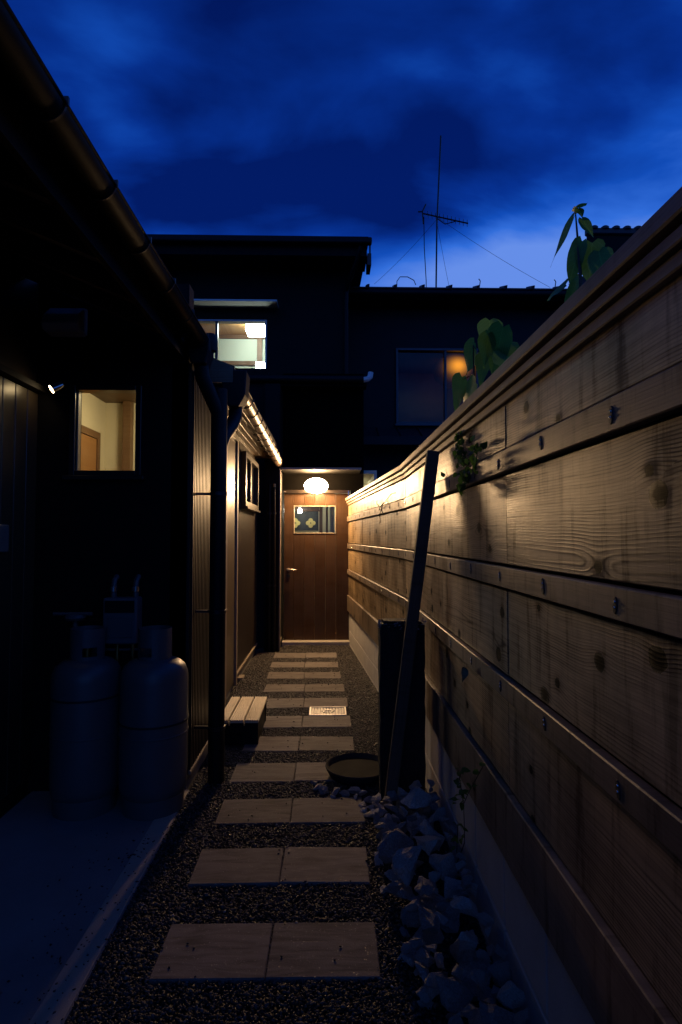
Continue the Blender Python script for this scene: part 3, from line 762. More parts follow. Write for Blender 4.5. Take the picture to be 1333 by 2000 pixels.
def wavy(x0, x1, z0, z1, y, amp, n=28):
    vs = []; fs = []
    for i in range(n+1):
        u = x0 + (x1-x0)*i/n; yy = y + amp*math.sin(i*1.1)
        vs += [(u, yy, z0), (u, yy, z1), (u, yy+.002, z0), (u, yy+.002, z1)]
    for i in range(n):
        a = 4*i; b = a+4
        fs += [(a,b,b+1,a+1), (a+2,a+3,b+3,b+2), (a,a+2,b+2,b), (a+1,b+1,b+3,a+3)]
    return MB().add(vs, fs)
wavy(-.62, .47, -.315, 0, 0, .004).build('cloth', M['cloth'], nr)
MB().tube([(-.64,0,.005),(.49,0,.005)], .009, 8).build('rod', M['brown_trim'], nr, smooth=True)
for fx in (-.145, .100, .345):
    mb = MB()
    for k in range(4):
        a = R(90*k); mb.tube([(fx + .043*math.cos(a), -.0085 - .0004*k, -.192 + .043*math.sin(a)), (fx + .043*math.cos(a), -.0065 - .0004*k, -.192 + .043*math.sin(a))], .036, 18)
    fl_ = mb.build('flower', M['print'], nr)
    MB().tube([(fx,-.0125,-.192),(fx,-.0105,-.192)], .011, 14).build('flower_centre', M['cloth'], fl_)
# porch lamp
pl = thing('porch_lamp', 'glowing oval glass porch lamp above the wooden door', 'lamp', loc=(-.166, 8.33, 2.252))
gl = MB(); gv = []; gf = []; NA, NB = 28, 8
for j in range(NB + 1):
    for i in range(NA):
        th = 2*math.pi*i/NA; ph_ = .5*math.pi*j/NB
        gv.append((.166*math.cos(th)*math.cos(ph_), .10 - .125*math.sin(ph_), .110*math.sin(th)*math.cos(ph_)))
gf = [(j*NA+i, j*NA+(i+1)%NA, (j+1)*NA+(i+1)%NA, (j+1)*NA+i) for j in range(NB) for i in range(NA)]
gl.add(gv, gf)
gl.build('globe', emitter('lamp_glass', (1.0, .62, .30), LAMP), pl, smooth=True)
bp = MB(); bv = [(.150*math.cos(2*math.pi*i/28), yy, .096*math.sin(2*math.pi*i/28)) for yy in (.1005, .229) for i in range(28)]
bp.add(bv, [tuple(range(28)), tuple(range(55, 27, -1))] + [(i, (i+1)%28, (i+1)%28+28, i+28) for i in range(28)])
bp.build('back_plate', M['blackmetal'], pl)
# two slim pipes on the porch side wall
for i, (x, lab) in enumerate(((-.775, 'slim black conduit pipe beside the siding, left of the pair by the door'), (-.715, 'slim black drain pipe closest to the wooden door, right of the pair'))):
    q = thing('conduit_pipe', lab, 'pipe', 'pipes by the door', loc=(x, 7.935, 0))
    MB().tube([(0,0,-.02),(0,0,.62),(0,0,2.12),(0,.01,2.2)], [.026,.026,.018,.018], 12).build('pipe', M['black'], q, smooth=True)
    MB().tube([(0,.012,2.19),(0,.012,2.235)], .021, 12).build('pipe_cap', M['brass'] if i else M['black'], q, smooth=True)
    for z in (.88, 1.84): MB().tube([(0,0,z-.012),(0,0,z+.012)], .029, 12).box(-.008,.008,.0,.044,z-.008,z+.008).build('pipe_clip', M['blackmetal'], q)

# upper storey, wall at y 9.5, window x -2.3..-1.0 z 4.19..5.0
UY = 9.5
mb = MB()
mb.box(-6, -2.42, UY, UY+.15, 3.6, 6.1).box(-.985, .30, UY, UY+.15, 3.6, 6.1).box(-2.42, -.985, UY, UY+.15, 3.6, 4.17).box(-2.42, -.985, UY, UY+.15, 5.03, 6.1)
mb.box(.15, .30, UY+.15, 15, 3.6, 6.1)
part(mb, 'wall', M['wall_dark'], hb)
uw = part(MB().box(-2.42,-2.38,UY-.02,UY+.1,4.17,5.03).box(-1.012,-.985,UY-.02,UY+.1,4.17,5.03).box(-2.38,-1.012,UY-.02,UY+.1,5.0,5.03).box(-2.38,-1.012,UY-.02,UY+.1,4.17,4.195), 'window', M['alu'], hb, bevel=.003)
part(MB().box(-1.815,-1.775,UY-.01,UY+.06,4.196,4.999), 'mullion', M['darkframe'], uw)
part(B(-2.379, -1.013, UY+.065, UY+.069, 4.196, 4.999), 'pane', M['glass'], uw)
part(B(-2.45, -.95, UY-.10, UY-.001, 4.13, 4.165), 'sill', M['alu'], uw, bevel=.004)
hd2 = part(B(-2.45, -.80, UY-.30, UY-.001, 5.22, 5.25), 'window_hood', M['white_plastic'], hb, bevel=.004)
mb = MB().box(-6,-5.9,9.66,12.1,4.0,5.66).box(-5.9,.14,12.02,12.1,4.0,5.66).box(.06,.14,9.66,12.02,4.0,5.66)
part(mb, 'room_wall', M['green_wall'], hb)
part(B(-6, .14, 9.66, 12.1, 5.64, 5.70), 'room_ceiling', M['interior_wood'], hb)
part(B(-6, .14, 9.66, 12.1, 3.9, 4.0), 'room_floor', M['interior_wood'], hb)
part(B(-5.9, .06, 11.985, 12.018, 5.02, 5.10), 'wall_rail', M['brown_trim'], hb)
part(B(-5.9, .06, 11.98, 12.018, 5.56, 5.638), 'wall_rail', M['brown_trim'], hb)
part(B(-1.44, -1.34, 11.96, 12.018, 4.0, 5.56), 'room_post', M['brown_trim'], hb)
ul = thing('ceiling_lamp', 'bright white square ceiling lamp inside the upstairs window', 'ceiling lamp', loc=(-1.385, 11.3, 5.515))
MB().box(-.17,.17,-.17,.17,-.10,.09).build('shade', emitter('cool_room_light', (.84,1.0,.90), 30.0), ul, bevel=.02, seg=2)
MB().tube([(0,0,.09),(0,0,.124)], .04, 12).build('mount', M['white_plastic'], ul)
tl_ = thing('sill_lantern', 'small white lantern glowing on the upstairs window sill', 'lantern', loc=(-1.115, 9.74, 4.20))
MB().box(-.073,.073,-.06,.06,.085,.20).build('shade', emitter('sill_light', (.82,1.0,.92), 40.0), tl_, bevel=.008)
MB().box(-.06,.06,-.05,.05,-.03,.0845).build('base', M['white_plastic'], tl_, bevel=.005)
# flat dark roof with its gutter, then the lean-to roof below
part(MB().prism([(8.92,6.02),(15,6.9),(15,7.05),(8.92,6.13)], -8, .62, 'x'), 'roof', M['roof'], hb)
part(B(-8, .60, 8.955, 8.985, 5.84, 6.015), 'fascia', M['wall_dark'], hb)
part(B(-8, .60, 8.99, 9.5, 5.84, 5.87), 'eave_soffit', M['wall_dark'], hb)
part(B(-8, .67, 8.83, 8.945, 5.99, 6.085), 'gutter', M['black'], hb, bevel=.02, seg=2)
part(MB().box(.63,.655,8.9,8.93,5.72,5.99).box(.60,.66,8.86,9.2,5.66,5.84), 'gutter_bracket', M['blackmetal'], hb)
part(MB().tube([(.50,8.92,5.98),(.45,8.99,5.80),(.33,9.30,5.58),(.30,9.44,5.50),(.295,9.45,5.40),(.295,9.45,4.10)], .035, 12), 'downpipe', M['black'], hb, smooth=True)
part(MB().prism([(8.30,3.72),(9.5,3.95),(9.5,4.03),(8.30,3.80)], -8, .55, 'x'), 'lean_to_roof', M['roof'], hb)
part(B(-8, .55, 8.33, 8.555, 3.66, 3.7185), 'eave_soffit', M['wall_dark'], hb)
part(MB().tube([(-2.5,8.25,3.745),(.50,8.25,3.735)], .05, 12), 'gutter', M['black'], hb, smooth=True)
part(MB().tube([(.50,8.25,3.73),(.56,8.25,3.74),(.595,8.27,3.78),(.605,8.28,3.84)], .040, 12), 'gutter_elbow', M['white_plastic'], hb, smooth=True)

# ================================================================== NEIGHBOUR HOUSE, RIGHT REAR
hc = thing('house', 'dark neighbouring house with tiled roof and dim orange window above the fence', 'house', loc=(2.4, 11.5, 0))
CY = 11.5
mb = MB().box(.31, 1.33, CY, CY+.15, 0, 6.2).box(2.95, 7, CY, CY+.15, 0, 6.2).box(1.33, 2.95, CY, CY+.15, 0, 3.72).box(1.33, 2.95, CY, CY+.15, 5.22, 6.2)
part(mb, 'wall', M['bluewall'], hc)
cw = part(MB().box(1.33,1.375,CY-.05,CY+.05,3.72,5.22).box(2.905,2.95,CY-.05,CY+.05,3.72,5.22).box(1.375,2.905,CY-.05,CY+.05,5.175,5.22).box(1.375,2.905,CY-.05,CY+.05,3.72,3.765), 'window', M['alu_dim'], hc, bevel=.004)
part(B(2.285, 2.325, CY-.035, CY+.03, 3.766, 5.174), 'mullion', M['alu_dim'], cw)
part(B(1.376, 2.904, CY+.032, CY+.036, 3.766, 5.174), 'pane', glass('dim_glass', (.55,.55,.55), .025), cw)
part(B(1.31, 2.97, CY-.09, CY-.001, 3.685, 3.718), 'sill', M['alu_dim'], cw)
wavy(1.40, 1.85, 3.78, 5.16, CY+.14, .02, 24).build('curtain', M['curtain'], cw, loc=-Vector(hc.location))
mb = MB().box(.31,.36,CY+.16,14,3.5,5.4).box(.36,5,13.9,14,3.5,5.4).box(5,5.05,CY+.16,14,3.5,5.4)
part(mb, 'room_wall', M['brown_trim'], hc)
part(MB().box(.31,5.05,CY+.16,14,5.4,5.46).box(.31,5.05,CY+.16,14,3.44,3.5), 'room_ceiling', M['brown_trim'], hc)
cl_ = thing('paper_lamp', 'dim orange lamp glowing behind the neighbour window', 'lamp', loc=(2.66, 12.35, 5.02))
MB().lathe([(.0001,-.34),(.22,-.31),(.40,-.17),(.44,0),(.40,.17),(.22,.31),(.0001,.34)], 28).build('shade', glow_paper('orange_light', (1.0,.36,.02), 3.6), cl_, smooth=True)
MB().tube([(0,0,.34),(0,0,.39)], .008, 6).build('cord', M['black'], cl_)
# tiled main roof: standing tile rolls along the eave line
part(MB().prism([(11.0,6.13),(15,7.6),(15,7.75),(11.0,6.24)], .25, 7.4, 'x'), 'roof', M['tile'], hc)
part(B(.25, 7.4, 11.04, 11.48, 6.02, 6.10), 'eave_soffit', M['wall_dark'], hc)
tile_me = MB().prism([(-.26,-.02),(.20,-.005),(.20,.045),(.26,.060),(.26,-.02)], -.06, .30, 'y').mesh('eave_tile', M['tile'], bevel=.006)
for i in range(14):
    link('eave_tile', tile_me, hc, Vector((.52 + .52*i, 10.99, 6.225)) - Vector(hc.location), (R(20), 0, 0))
part(MB().tube([(.25,10.93,6.10),(7.4,10.93,6.10)], .055, 10), 'gutter', M['black'], hc, smooth=True)
# sheet awning below the window, with seams
aw = part(MB().prism([(10.75,3.28),(11.49,3.60),(11.49,3.635),(10.75,3.315)], .40, 3.6, 'x'), 'awning', M['tile'], hc)
for i in range(8):
    x = .55 + .40*i
    part(MB().prism([(10.75,3.316),(11.49,3.636),(11.49,3.665),(10.75,3.345)], x, x+.03, 'x'), 'seam', M['tile'], aw)
part(B(.38, 3.62, 10.70, 10.748, 3.20, 3.35), 'awning_edge', M['roof'], aw)
part(MB().tube([(1.30,11.0,6.24),(1.30,10.98,6.34),(1.36,10.97,6.42),(1.50,10.97,6.42),(1.62,10.98,6.36),(1.66,11.0,6.28)], .008, 6), 'roof_hook', M['blackmetal'], hc)
for x in (2.86, 4.30):
    part(MB().tube([(x,10.98,6.22),(x+.02,10.98,6.36),(x-.01,10.98,6.40)], .009, 6), 'roof_hook', M['blackmetal'], hc)

# far roof at the right
hd = thing('house', 'far dark tiled roof corner at the right behind the leaves', 'house', loc=(8.6, 16, 0))
part(MB().box(7.5, 12, 16.2, 22, 0, 9.2), 'wall', M['bluewall'], hd)
part(MB().prism([(15.7,9.15),(16.7,9.45),(16.7,9.60),(15.7,9.32)], 7.25, 13, 'x'), 'roof', M['tile'], hd)
part(MB().box(7.0, 13, 15.55, 15.75, 9.70, 9.88), 'ridge', M['tile'], hd, bevel=.03)
part(B(7.05, 13, 15.62, 15.73, 9.0, 9.699), 'fascia', M['wall_dark'], hd)
et = MB().lathe([(.0001,.035),(.07,.030),(.11,.0),(.11,-.06)], 10).mesh('eave_tile', M['tile'])
for i in range(9): link('eave_tile', et, hd, Vector((7.2 + .3*i, 15.6, 9.9)) - Vector(hd.location), (0, 0, 0))

# aerial on the neighbour roof
an = thing('television_aerial', 'thin television aerial mast with antenna boom on the neighbour roof', 'antenna', loc=(2.225, 12.0, 6.6))
MB().tube([(0,0,-.2),(.03,0,1.4),(.125,0,3.28)], .017, 8).build('mast', M['blackmetal'], an, smooth=True)
bm_ = MB().tube([(-.27,.0,1.62),(.68,.0,1.42)], .016, 8).build('boom', M['blackmetal'], an, smooth=True)
mb = MB()
for i in range(11):
    t = .12 + .86*i/10; x = -.27 + .95*t; z = 1.62 - .20*t
    mb.tube([(x - .03, -.13, z), (x + .03, .13, z)], .006, 6)
mb.build('element', M['blackmetal'], bm_)
MB().tube([(-.36,-.06,1.62),(-.27,0,1.66),(-.19,.05,1.84)], .016, 8).build('reflector', M['blackmetal'], bm_)
MB().tube([(-.27,0,1.66),(-.25,.0,1.40)], .015, 8).build('reflector', M['blackmetal'], bm_)
MB().tube([(.03,0,1.52),(.20,.0,1.40),(.42,0,1.46)], .010, 6).build('boom_brace', M['blackmetal'], bm_)
def sag(a, b, s, n=10):
    a = Vector(a); b = Vector(b); return [a.lerp(b, i/n) - Vector((0,0,s*4*(i/n)*(1-i/n))) for i in range(n+1)]
for (a, b) in (((.03,0,1.55), (2.3,-.2,.0)), ((.03,0,1.5), (-1.25,.3,.25)), ((.03,0,1.45), (.40,.3,-.1))):
    MB().tube(sag(a, b, .05), .0035, 5).build('guy_wire', M['blackmetal'], an)
MB().tube([(-.24,0,1.55),(-.235,0,.9),(-.20,.0,.2),(-.2,0,-.2)], .009, 6).build('cable', M['black'], an)

# ================================================================== THINGS IN THE ALLEY
# gas cylinders
def cylinder(loc, label, rz, strap_z):
    c = thing('gas_cylinder', label, 'gas cylinder', 'gas cylinders', loc, rz)
    MB().lathe([(.150,.075),(.175,.10),(.184,.14),(.186,.20),(.186,.715),(.182,.755),(.168,.790),(.135,.818),(.09,.832),(.03,.838),(.0001,.838)], 40).build('body', M['cyl'], c, smooth=True)
    MB().lathe([(.158,0),(.166,.0),(.170,.09),(.162,.10),(.155,.09),(.158,0)], 36).build('foot_ring', M['cyl'], c, smooth=True)
    MB().lathe([(.1868,.42),(.1895,.423),(.1895,.428),(.1868,.431)], 40).build('weld_seam', M['cyl'], c, smooth=True)
    col = MB()
    for (a0, a1, z0, z1) in ((0,360,.965,1.0), (205,335,.826,.965), (25,155,.826,.965), (-25,25,.90,.965), (155,205,.90,.965), (-25,25,.826,.85), (155,205,.826,.85)):
        col.lathe([(.088,z0),(.093,z0),(.093,z1),(.088,z1),(.088,z0)], 28 if a1-a0 > 300 else 12, a0=a0, a1=a1)
    col.build('collar', M['cyl'], c, smooth=True)
    v = MB().tube([(0,0,.83),(0,0,.90)], .020, 10).tube([(0,0,.90),(0,0,.93)], .030, 10).tube([(0,0,.872),(.05,.0,.872)], .013, 8).build('valve', M['brass'], c, smooth=True)
    MB().lathe([(.1875,strap_z-.006),(.1915,strap_z-.005),(.1915,strap_z+.005),(.1875,strap_z+.006),(.1875,strap_z-.006)], 40).build('strap', M['rubber'], c)
    return c
cylinder((-.980, 3.425, .0125), 'grey gas cylinder nearest the path beside the black downpipe', R(70), .49)
cylinder((-1.362, 3.43, .0125), 'grey gas cylinder farther left under the lit corner window', R(120), .63)
gm = thing('gas_meter', 'pale grey gas meter box above and between the two cylinders', 'gas meter', loc=(-1.215, 3.575, 0))
MB().box(-.10, .10, -.055, .055,   .90, 1.17).build('case', M['meter'], gm, bevel=.012, seg=2)
MB().box(-.085, .085, -.062, -.056, 1.085, 1.155).build('dial_window', M['black'], gm, bevel=.002)
MB().box(-.075, .075, -.060, -.0555, .94, 1.06).build('plate', M['cyl'], gm, bevel=.002)
for x in (-.055, .075):
    MB().tube([(x,0,1.168),(x,0,1.23),(x,.01,1.27),(x,.05,1.29)], .016, 10).build('pipe', M['cyl'], gm, smooth=True)
    MB().tube([(x,0,1.205),(x,0,1.235)], .023, 10).build('pipe_nut', M['chrome'], gm, smooth=True)
for x in (-.03, .06): MB().tube([(x,0,.90),(x,0,.80),(x-.02,-.01,.72)], .010, 8).build('pipe', M['brass'], gm, smooth=True)
rg = thing('gas_regulator', 'dim grey gas regulator and pipework on the wall behind the left cylinder', 'regulator', loc=(-1.50, 3.59, 0))
MB().lathe([(.0001,.02),(.05,.018),(.062,0),(.05,-.018),(.0001,-.02)], 20, (0,0,1.05)).build('diaphragm', M['cyl'], rg, smooth=True)
MB().tube([(0,0,1.04),(0,0,.90),(.02,-.01,.84)], .014, 10).tube([(-.13,0,1.07),(.10,0,1.07)], .011, 8).tube([(.0,0,.86),(.42,-.01,.86),(.46,-.02,.84)], .009, 8).build('pipe', M['cyl'], rg, smooth=True)
MB().box(-.02,.02,0,.062,1.0,1.04).build('bracket', M['blackmetal'], rg)

# low step with three grooved deck boards
st = thing('step_bench', 'low wooden step of three grooved slats against the left wall', 'step', loc=(-.652, 4.70, 0))
for i, (xc, wd) in enumerate(((-.108, .072), (-.010, .100), (.100, .100))):
    mb = MB().box(xc-wd/2, xc+wd/2, -.315, .315, .178, .196)
    k = int(wd/.0165)
    for j in range(k):
        x0 = xc - wd/2 + (j+.12)*wd/k; mb.box(x0, x0 + wd/k*.66, -.3145, .3145, .196, .2005)
    mb.build('slat', M['deck'], st)
MB().box(-.14, .146, -.305, -.285, .10, .176).build('apron', M['black'], st, bevel=.002)
MB().box(-.14, .146, .285, .305, .10, .176).build('apron', M['black'], st, bevel=.002)
for sx in (-.125, .125):
    for sy in (-.27, .27): MB().box(sx-.02, sx+.02, sy-.02, sy+.02, -.01, .175).build('leg', M['black'], st, bevel=.002)
MB().box(-.14, .14, -.284, .284, .01, .17).build('side_panel', M['black'], st)
for x in (-.063, .047): MB().box(x-.006, x+.006, -.318, -.306, .158, .176).build('bolt', M['chrome'], st, bevel=.002)

# drain cover with cast pattern
dc = thing('drain_cover', 'small square pale drain cover with raised pattern between the paving slabs', 'drain cover', loc=(.002, 5.212, 0))
MB().box(-.150,.150,-.112,.112,-.03,.012).build('plate', mat('drain_metal', (.13,.12,.11), .45, .2, .5, .2, 20), dc)
pal = mat('drain_cast', (.62,.58,.52), .4, .3, .5, .15, 30)
MB().box(-.160,.160,-.122,-.106,-.03,.024).box(-.160,.160,.106,.122,-.03,.024).box(-.160,-.144,-.106,.106,-.03,.024).box(.144,.160,-.106,.106,-.03,.024).build('frame', pal, dc, bevel=.002)
mb = MB().lathe([(.034,.0121),(.034,.020),(.042,.020),(.042,.0121)], 24)
for i in range(-5, 6):
    for j in range(-3, 4):
        x = i*.026; y = j*.029
        if math.hypot(x, y) > .052: mb.box(x-.008, x+.008, y-.0085, y+.0085, .0121, .019)
for k in range(8):
    a = R(45*k); mb.tube([(.008*math.cos(a), .008*math.sin(a), .016), (.032*math.cos(a), .032*math.sin(a), .016)], .0035, 6)
mb.build('relief', pal, dc)

# black pillar with a worn rim, foot stone, basin, leaning plank
plr = thing('pillar', 'rough black square pillar with worn rim standing against the fence', 'pillar', loc=(.425, 3.45, 0))
bm = bmesh.new(); bmesh.ops.create_cube(bm, size=1)
for v in bm.verts: v.co = Vector((v.co.x*.255, v.co.y*.15, v.co.z*1.05 + .525))
bmesh.ops.bevel(bm, geom=bm.edges[:], offset=.018, segments=2, affect='EDGES')
bmesh.ops.subdivide_edges(bm, edges=[e for e in bm.edges if e.calc_length() > .08], cuts=22, use_grid_fill=True)
from mathutils import noise as mn
for v in bm.verts:
    q = v.co*14; v.co += Vector((mn.noise(q), mn.noise(q+Vector((9,0,0))), mn.noise(q+Vector((0,9,0)))*.6))*.006 + Vector((mn.noise(v.co*60), mn.noise(v.co*60+Vector((5,5,0))), 0))*.003
me = bpy.data.meshes.new('shaft'); bm.to_mesh(me); bm.free(); me.materials.append(M['char']); link('shaft', me, plr)
rim = MB()
for i in range(70):
    u = random.uniform(0, 2*(.255+.15)); w2, d2 = .1275, .075
    if u < .255: q = (-w2+u, -d2)
    elif u < .405: q = (w2, -d2+u-.255)
    elif u < .66: q = (w2-(u-.405), d2)
    else: q = (-w2, d2-(u-.66))
    s = random.uniform(.0025, .006); z = 1.05 - random.uniform(.0, .045)
    rim.add([(q[0]-s*1.8, q[1]-s, z-s*.5), (q[0]+s*1.6, q[1]-s, z), (q[0], q[1]+s, z-s), (q[0]+s*.4, q[1], z+s*1.1)], [(0,1,2),(0,3,1),(1,3,2),(2,3,0)])
rim.build('worn_rim', mat('worn_edge', (.20,.19,.18), .7, var=.4, vscale=60), plr)
fs_ = MB().box(-.14,.155,-.05,.05,0,.10).build('foot_stone', M['pale_stone'], None, (.46, 3.30, -.01), (0,0,R(2)), bevel=.012, seg=2)
tag(fs_, 'low grey rectangular stone in front of the black pillar foot', 'stone')
bs_ = thing('basin', 'round dark water basin on the gravel beside the black pillar', 'basin', loc=(.085, 3.855, 0))
bs_.location = (.195, 3.835, .0)
MB().lathe([(.0001,.0),(.14,.0),(.180,.022),(.202,.060),(.209,.076),(.206,.082),(.198,.078),(.190,.064),(.165,.044),(.0001,.040)], 44).build('bowl', M['basin'], bs_, smooth=True)
wm = mat('basin_water', (.012,.012,.014), .8, 0, .05, .2, 6)
MB().lathe([(.0001,.058),(.184,.058),(.184,.052),(.0001,.052)], 40).build('water', wm, bs_, smooth=True)
# plank from the foot stone up to the fence cap
a = Vector((.318, 3.225, .0)); b = Vector((.5475, 3.06, 1.975))
L = (b-a).length; zax = (b-a).normalized(); yax = Vector((.03, -1, 0)); yax = (yax - zax*yax.dot(zax)).normalized(); xax = yax.cross(zax)
rot = Matrix((xax, yax, zax)).transposed().to_euler()
lp = MB().box(-.031,.031,-.018,.018,0,L).build('leaning_plank', M['plank'], None, a, rot, bevel=.003)
tag(lp, 'long dark plank leaning up against the fence in front of the pillar', 'plank')
sk = MB().box(-.010,.010,-.008,.008,-.02,.115).build('stake', M['stake'], None, (.298, 3.235, 0), (R(2), R(-3), 0), bevel=.002)
tag(sk, 'short pale wooden stake at the foot of the leaning plank', 'stake')

# ------------------------------------------------------------------ rocks along the footing
def rock_mesh(i):
    r = random.Random(100+i); bm = bmesh.new()
    for k in range(r.randint(9, 13)):
        v = Vector((r.gauss(0,1), r.gauss(0,1), r.gauss(0,1))).normalized()*r.uniform(.78, 1.0)
        bm.verts.new((v.x*1.0, v.y*r.uniform(.7,.85), v.z*.68))
    res = bmesh.ops.convex_hull(bm, input=bm.verts[:])
    bmesh.ops.delete(bm, geom=list({g for g in res['geom_interior'] + res['geom_unused'] if isinstance(g, bmesh.types.BMVert)}), context='VERTS')
    bmesh.ops.dissolve_limit(bm, angle_limit=R(9), verts=bm.verts[:], edges=bm.edges[:])
    bmesh.ops.bevel(bm, geom=[e for e in bm.edges if len(e.link_faces) == 2], offset=.018, segments=1, affect='EDGES')
    bmesh.ops.triangulate(bm, faces=bm.faces[:])
    bmesh.ops.subdivide_edges(bm, edges=[e for e in bm.edges if e.calc_length() > .30], cuts=2, use_grid_fill=True)
    bmesh.ops.triangulate(bm, faces=bm.faces[:])
    bm.normal_update(); off_ = Vector((i*3.1, i*1.7, 0))
    for v in bm.verts: v.co += v.normal*(.10*mnoise.noise(v.co*2.4 + off_) + .075*mnoise.noise(v.co*6.5 + off_))
    bmesh.ops.recalc_face_normals(bm, faces=bm.faces[:])
    me = bpy.data.meshes.new('rock'); bm.to_mesh(me); bm.free(); me.materials.append(M['rock']); return me
rock_mes = [rock_mesh(i) for i in range(26)]
placed = []
def left_bound(y):
    return np.interp(y, [1.3, 1.86, 2.07, 2.40, 2.9, 3.2, 3.35], [.33, .31, .27, .22, .215, .20, .19])
def drop_rock(x, y, r, sink=.35):
    z = r*(.62 - sink*.4)
    for (px, py, pz, pr_) in placed:
        dd = math.hypot(px-x, py-y); rr = (pr_ + r)*.80
        if dd < rr: z = max(z, pz + .62*math.sqrt(max(0, rr*rr - dd*dd)))
    return z
rk = 0
def add_rock(x, y, r, zmax=.20):
    global rk
    z = drop_rock(x, y, r)
    if z > zmax: return False
    placed.append((x, y, z, r))
    o = link('rock', rock_mes[rk % len(rock_mes)], None, (x, y, z), (R(random.uniform(-38,38)), R(random.uniform(-38,38)), R(random.uniform(0,360))), (r*random.uniform(.95,1.3), r*random.uniform(.9,1.1), r*random.uniform(.85,1.1)))
    size = 'large' if r > .078 else ('small' if r < .052 else 'medium')
    lb = left_bound(y); f = (x - lb)/(.585 - lb)
    row = 'at the gravel edge' if f < .33 else ('mid-bank' if f < .66 else 'against the block footing')
    by = 'in front of the nearest slabs' if y < 2.05 else ('beside the nearest slabs' if y < 2.5 else ('beside the second slabs' if y < 2.98 else 'before the black pillar'))
    tag(o, size + ' angular grey rock ' + row + ', ' + by, 'rock', 'rocks along the fence footing'); rk += 1
    return True
tries = 0
while rk < 170 and tries < 9000:
    tries += 1
    y = random.uniform(1.30, 3.24); lb = left_bound(y)
    r = random.choice([.050,.058,.066,.076,.088,.104]) * random.uniform(.9, 1.1)
    if rk > 55: r *= .60
    x = random.uniform(lb + r*.6, .585 - r*.75)
    add_rock(x, y, r, .15 + .07*((x - lb)/.4))
for (x, y, r) in ((-.085,3.70,.042),(-.06,3.64,.035),(-.02,3.60,.048),(.05,3.585,.045),(.10,3.56,.04),(.16,3.58,.05),(.21,3.55,.04),(.24,3.47,.042),(.20,3.42,.035),(.255,3.38,.04),(.17,3.50,.03),(.03,3.53,.03),(.235,3.29,.045),(.20,3.35,.03)):
    z = r*.5; placed.append((x,y,z,r))
    o = link('rock', rock_mes[rk % len(rock_mes)], None, (x, y, z), (R(random.uniform(-30,30)), R(random.uniform(-30,30)), R(random.uniform(0,360))), (r*1.15, r, r*.95))
    tag(o, 'small angular rock tucked round the front of the dark basin', 'rock', 'rocks round the basin'); rk += 1

# ================================================================== PLANTS
def leaf_verts(L, W, droop=.25, fold=.10, n=12):
    """heart-shaped leaf along +x with a drawn-out tip, two halves gently folded at the midrib"""
    prof = [(0,.30),(.06,.72),(.14,.94),(.24,1.0),(.36,.97),(.48,.86),(.60,.69),(.72,.48),(.83,.28),(.91,.14),(.96,.06),(1,0)]
    if n < 6: prof = [(0,.2),(.25,1.0),(.6,.7),(1,0)]
    vs = []; fs = []; k = len(prof); ph = L*97
    for i, (t, wv) in enumerate(prof):
        wd = W*.5*wv*(1 + .025*math.sin(i*1.9 + ph)); x = L*t; z = -droop*L*t*t
        bk = L*.09*max(0, 1 - t/.15)
        e = .06*W*math.sin(t*7 + ph)
        vs += [(x, 0, z), (x - bk, wd, z + fold*wd + e), (x - bk, -wd, z + fold*wd - e*.7)]
    for i in range(k - 1):
        a = 3*i; b = a + 3
        fs += [(a, b, b+1, a+1), (a, a+2, b+2, b)]
    return vs, fs
def leaf_mesh(L, W, m, droop=.25):
    mb = MB(); mb.add(*leaf_verts(L, W, droop)); return mb.mesh('leaf', m, smooth=True)
def add_leaf(par, base, aim, L, W, m, droop=.25, roll=0):
    base = Vector(base); aim = Vector(aim).normalized()
    side = aim.cross(Vector((0,0,1)));  side = side.normalized() if side.length > .05 else Vector((0,1,0))
    up = side.cross(aim)
    side, up = side*math.cos(roll) + up*math.sin(roll), up*math.cos(roll) - side*math.sin(roll)
    rm = Matrix((aim, -side, up)).transposed()
    return link('leaf', leaf_mesh(L, W, m, droop), par, base, rm.to_euler())
s1 = thing('sapling', 'leafy sapling with broad heart-shaped leaves rising behind the middle of the fence', 'plant', 'saplings behind the fence', loc=(.86, 2.80, -.02))
MB().tube([(0,0,0),(.02,-.02,1.2),(-.04,.0,2.0),(-.07,-.02,2.40),(-.09,-.02,2.53)], [.012,.010,.008,.005,.003], 8).build('stem', M['stem'], s1, smooth=True)
def leaf_between(par, base, tip, W, m, droop, roll):
    base = Vector(base) - par.location; tip = Vector(tip) - par.location
    d_ = tip - base; o = add_leaf(par, base, d_, d_.length*1.02, W, m, droop, 0)
    aim = d_.normalized(); n_ = Vector((-.45, -.75, .35)); n_.rotate(Matrix.Rotation((roll - 1.35)*1.6, 3, aim))
    n_ = (n_ - aim*n_.dot(aim)).normalized(); sd_ = n_.cross(aim)
    o.rotation_euler = Matrix((aim, sd_, n_)).transposed().to_euler(); return o
for (q0, q1, W, ro) in (((.75,2.987,2.52),(.74,3.16,2.405),.13,1.3), ((.76,2.735,2.545),(.75,2.67,2.39),.12,1.2), ((.73,2.64,2.45),(.72,2.72,2.315),.11,1.5), ((.77,2.56,2.45),(.76,2.72,2.27),.16,1.4),
      ((.75,2.785,2.40),(.74,2.865,2.255),.12,1.6), ((.74,3.23,2.41),(.73,3.41,2.26),.13,1.3), ((.77,3.05,2.33),(.76,3.36,2.285),.13,1.0), ((.80,2.86,2.50),(.80,2.92,2.36),.13,1.7), ((.79,2.62,2.38),(.79,2.50,2.24),.13,1.4)):
    leaf_between(s1, q0, q1, W, M['leaf'], .06, ro)
MB().tube([(-.07,-.02,2.40),(-.09,.12,2.44),(-.115,.19,2.53),(-.10,.25,2.40),(-.11,.44,2.42)], .003, 6).build('twig', M['stem'], s1)
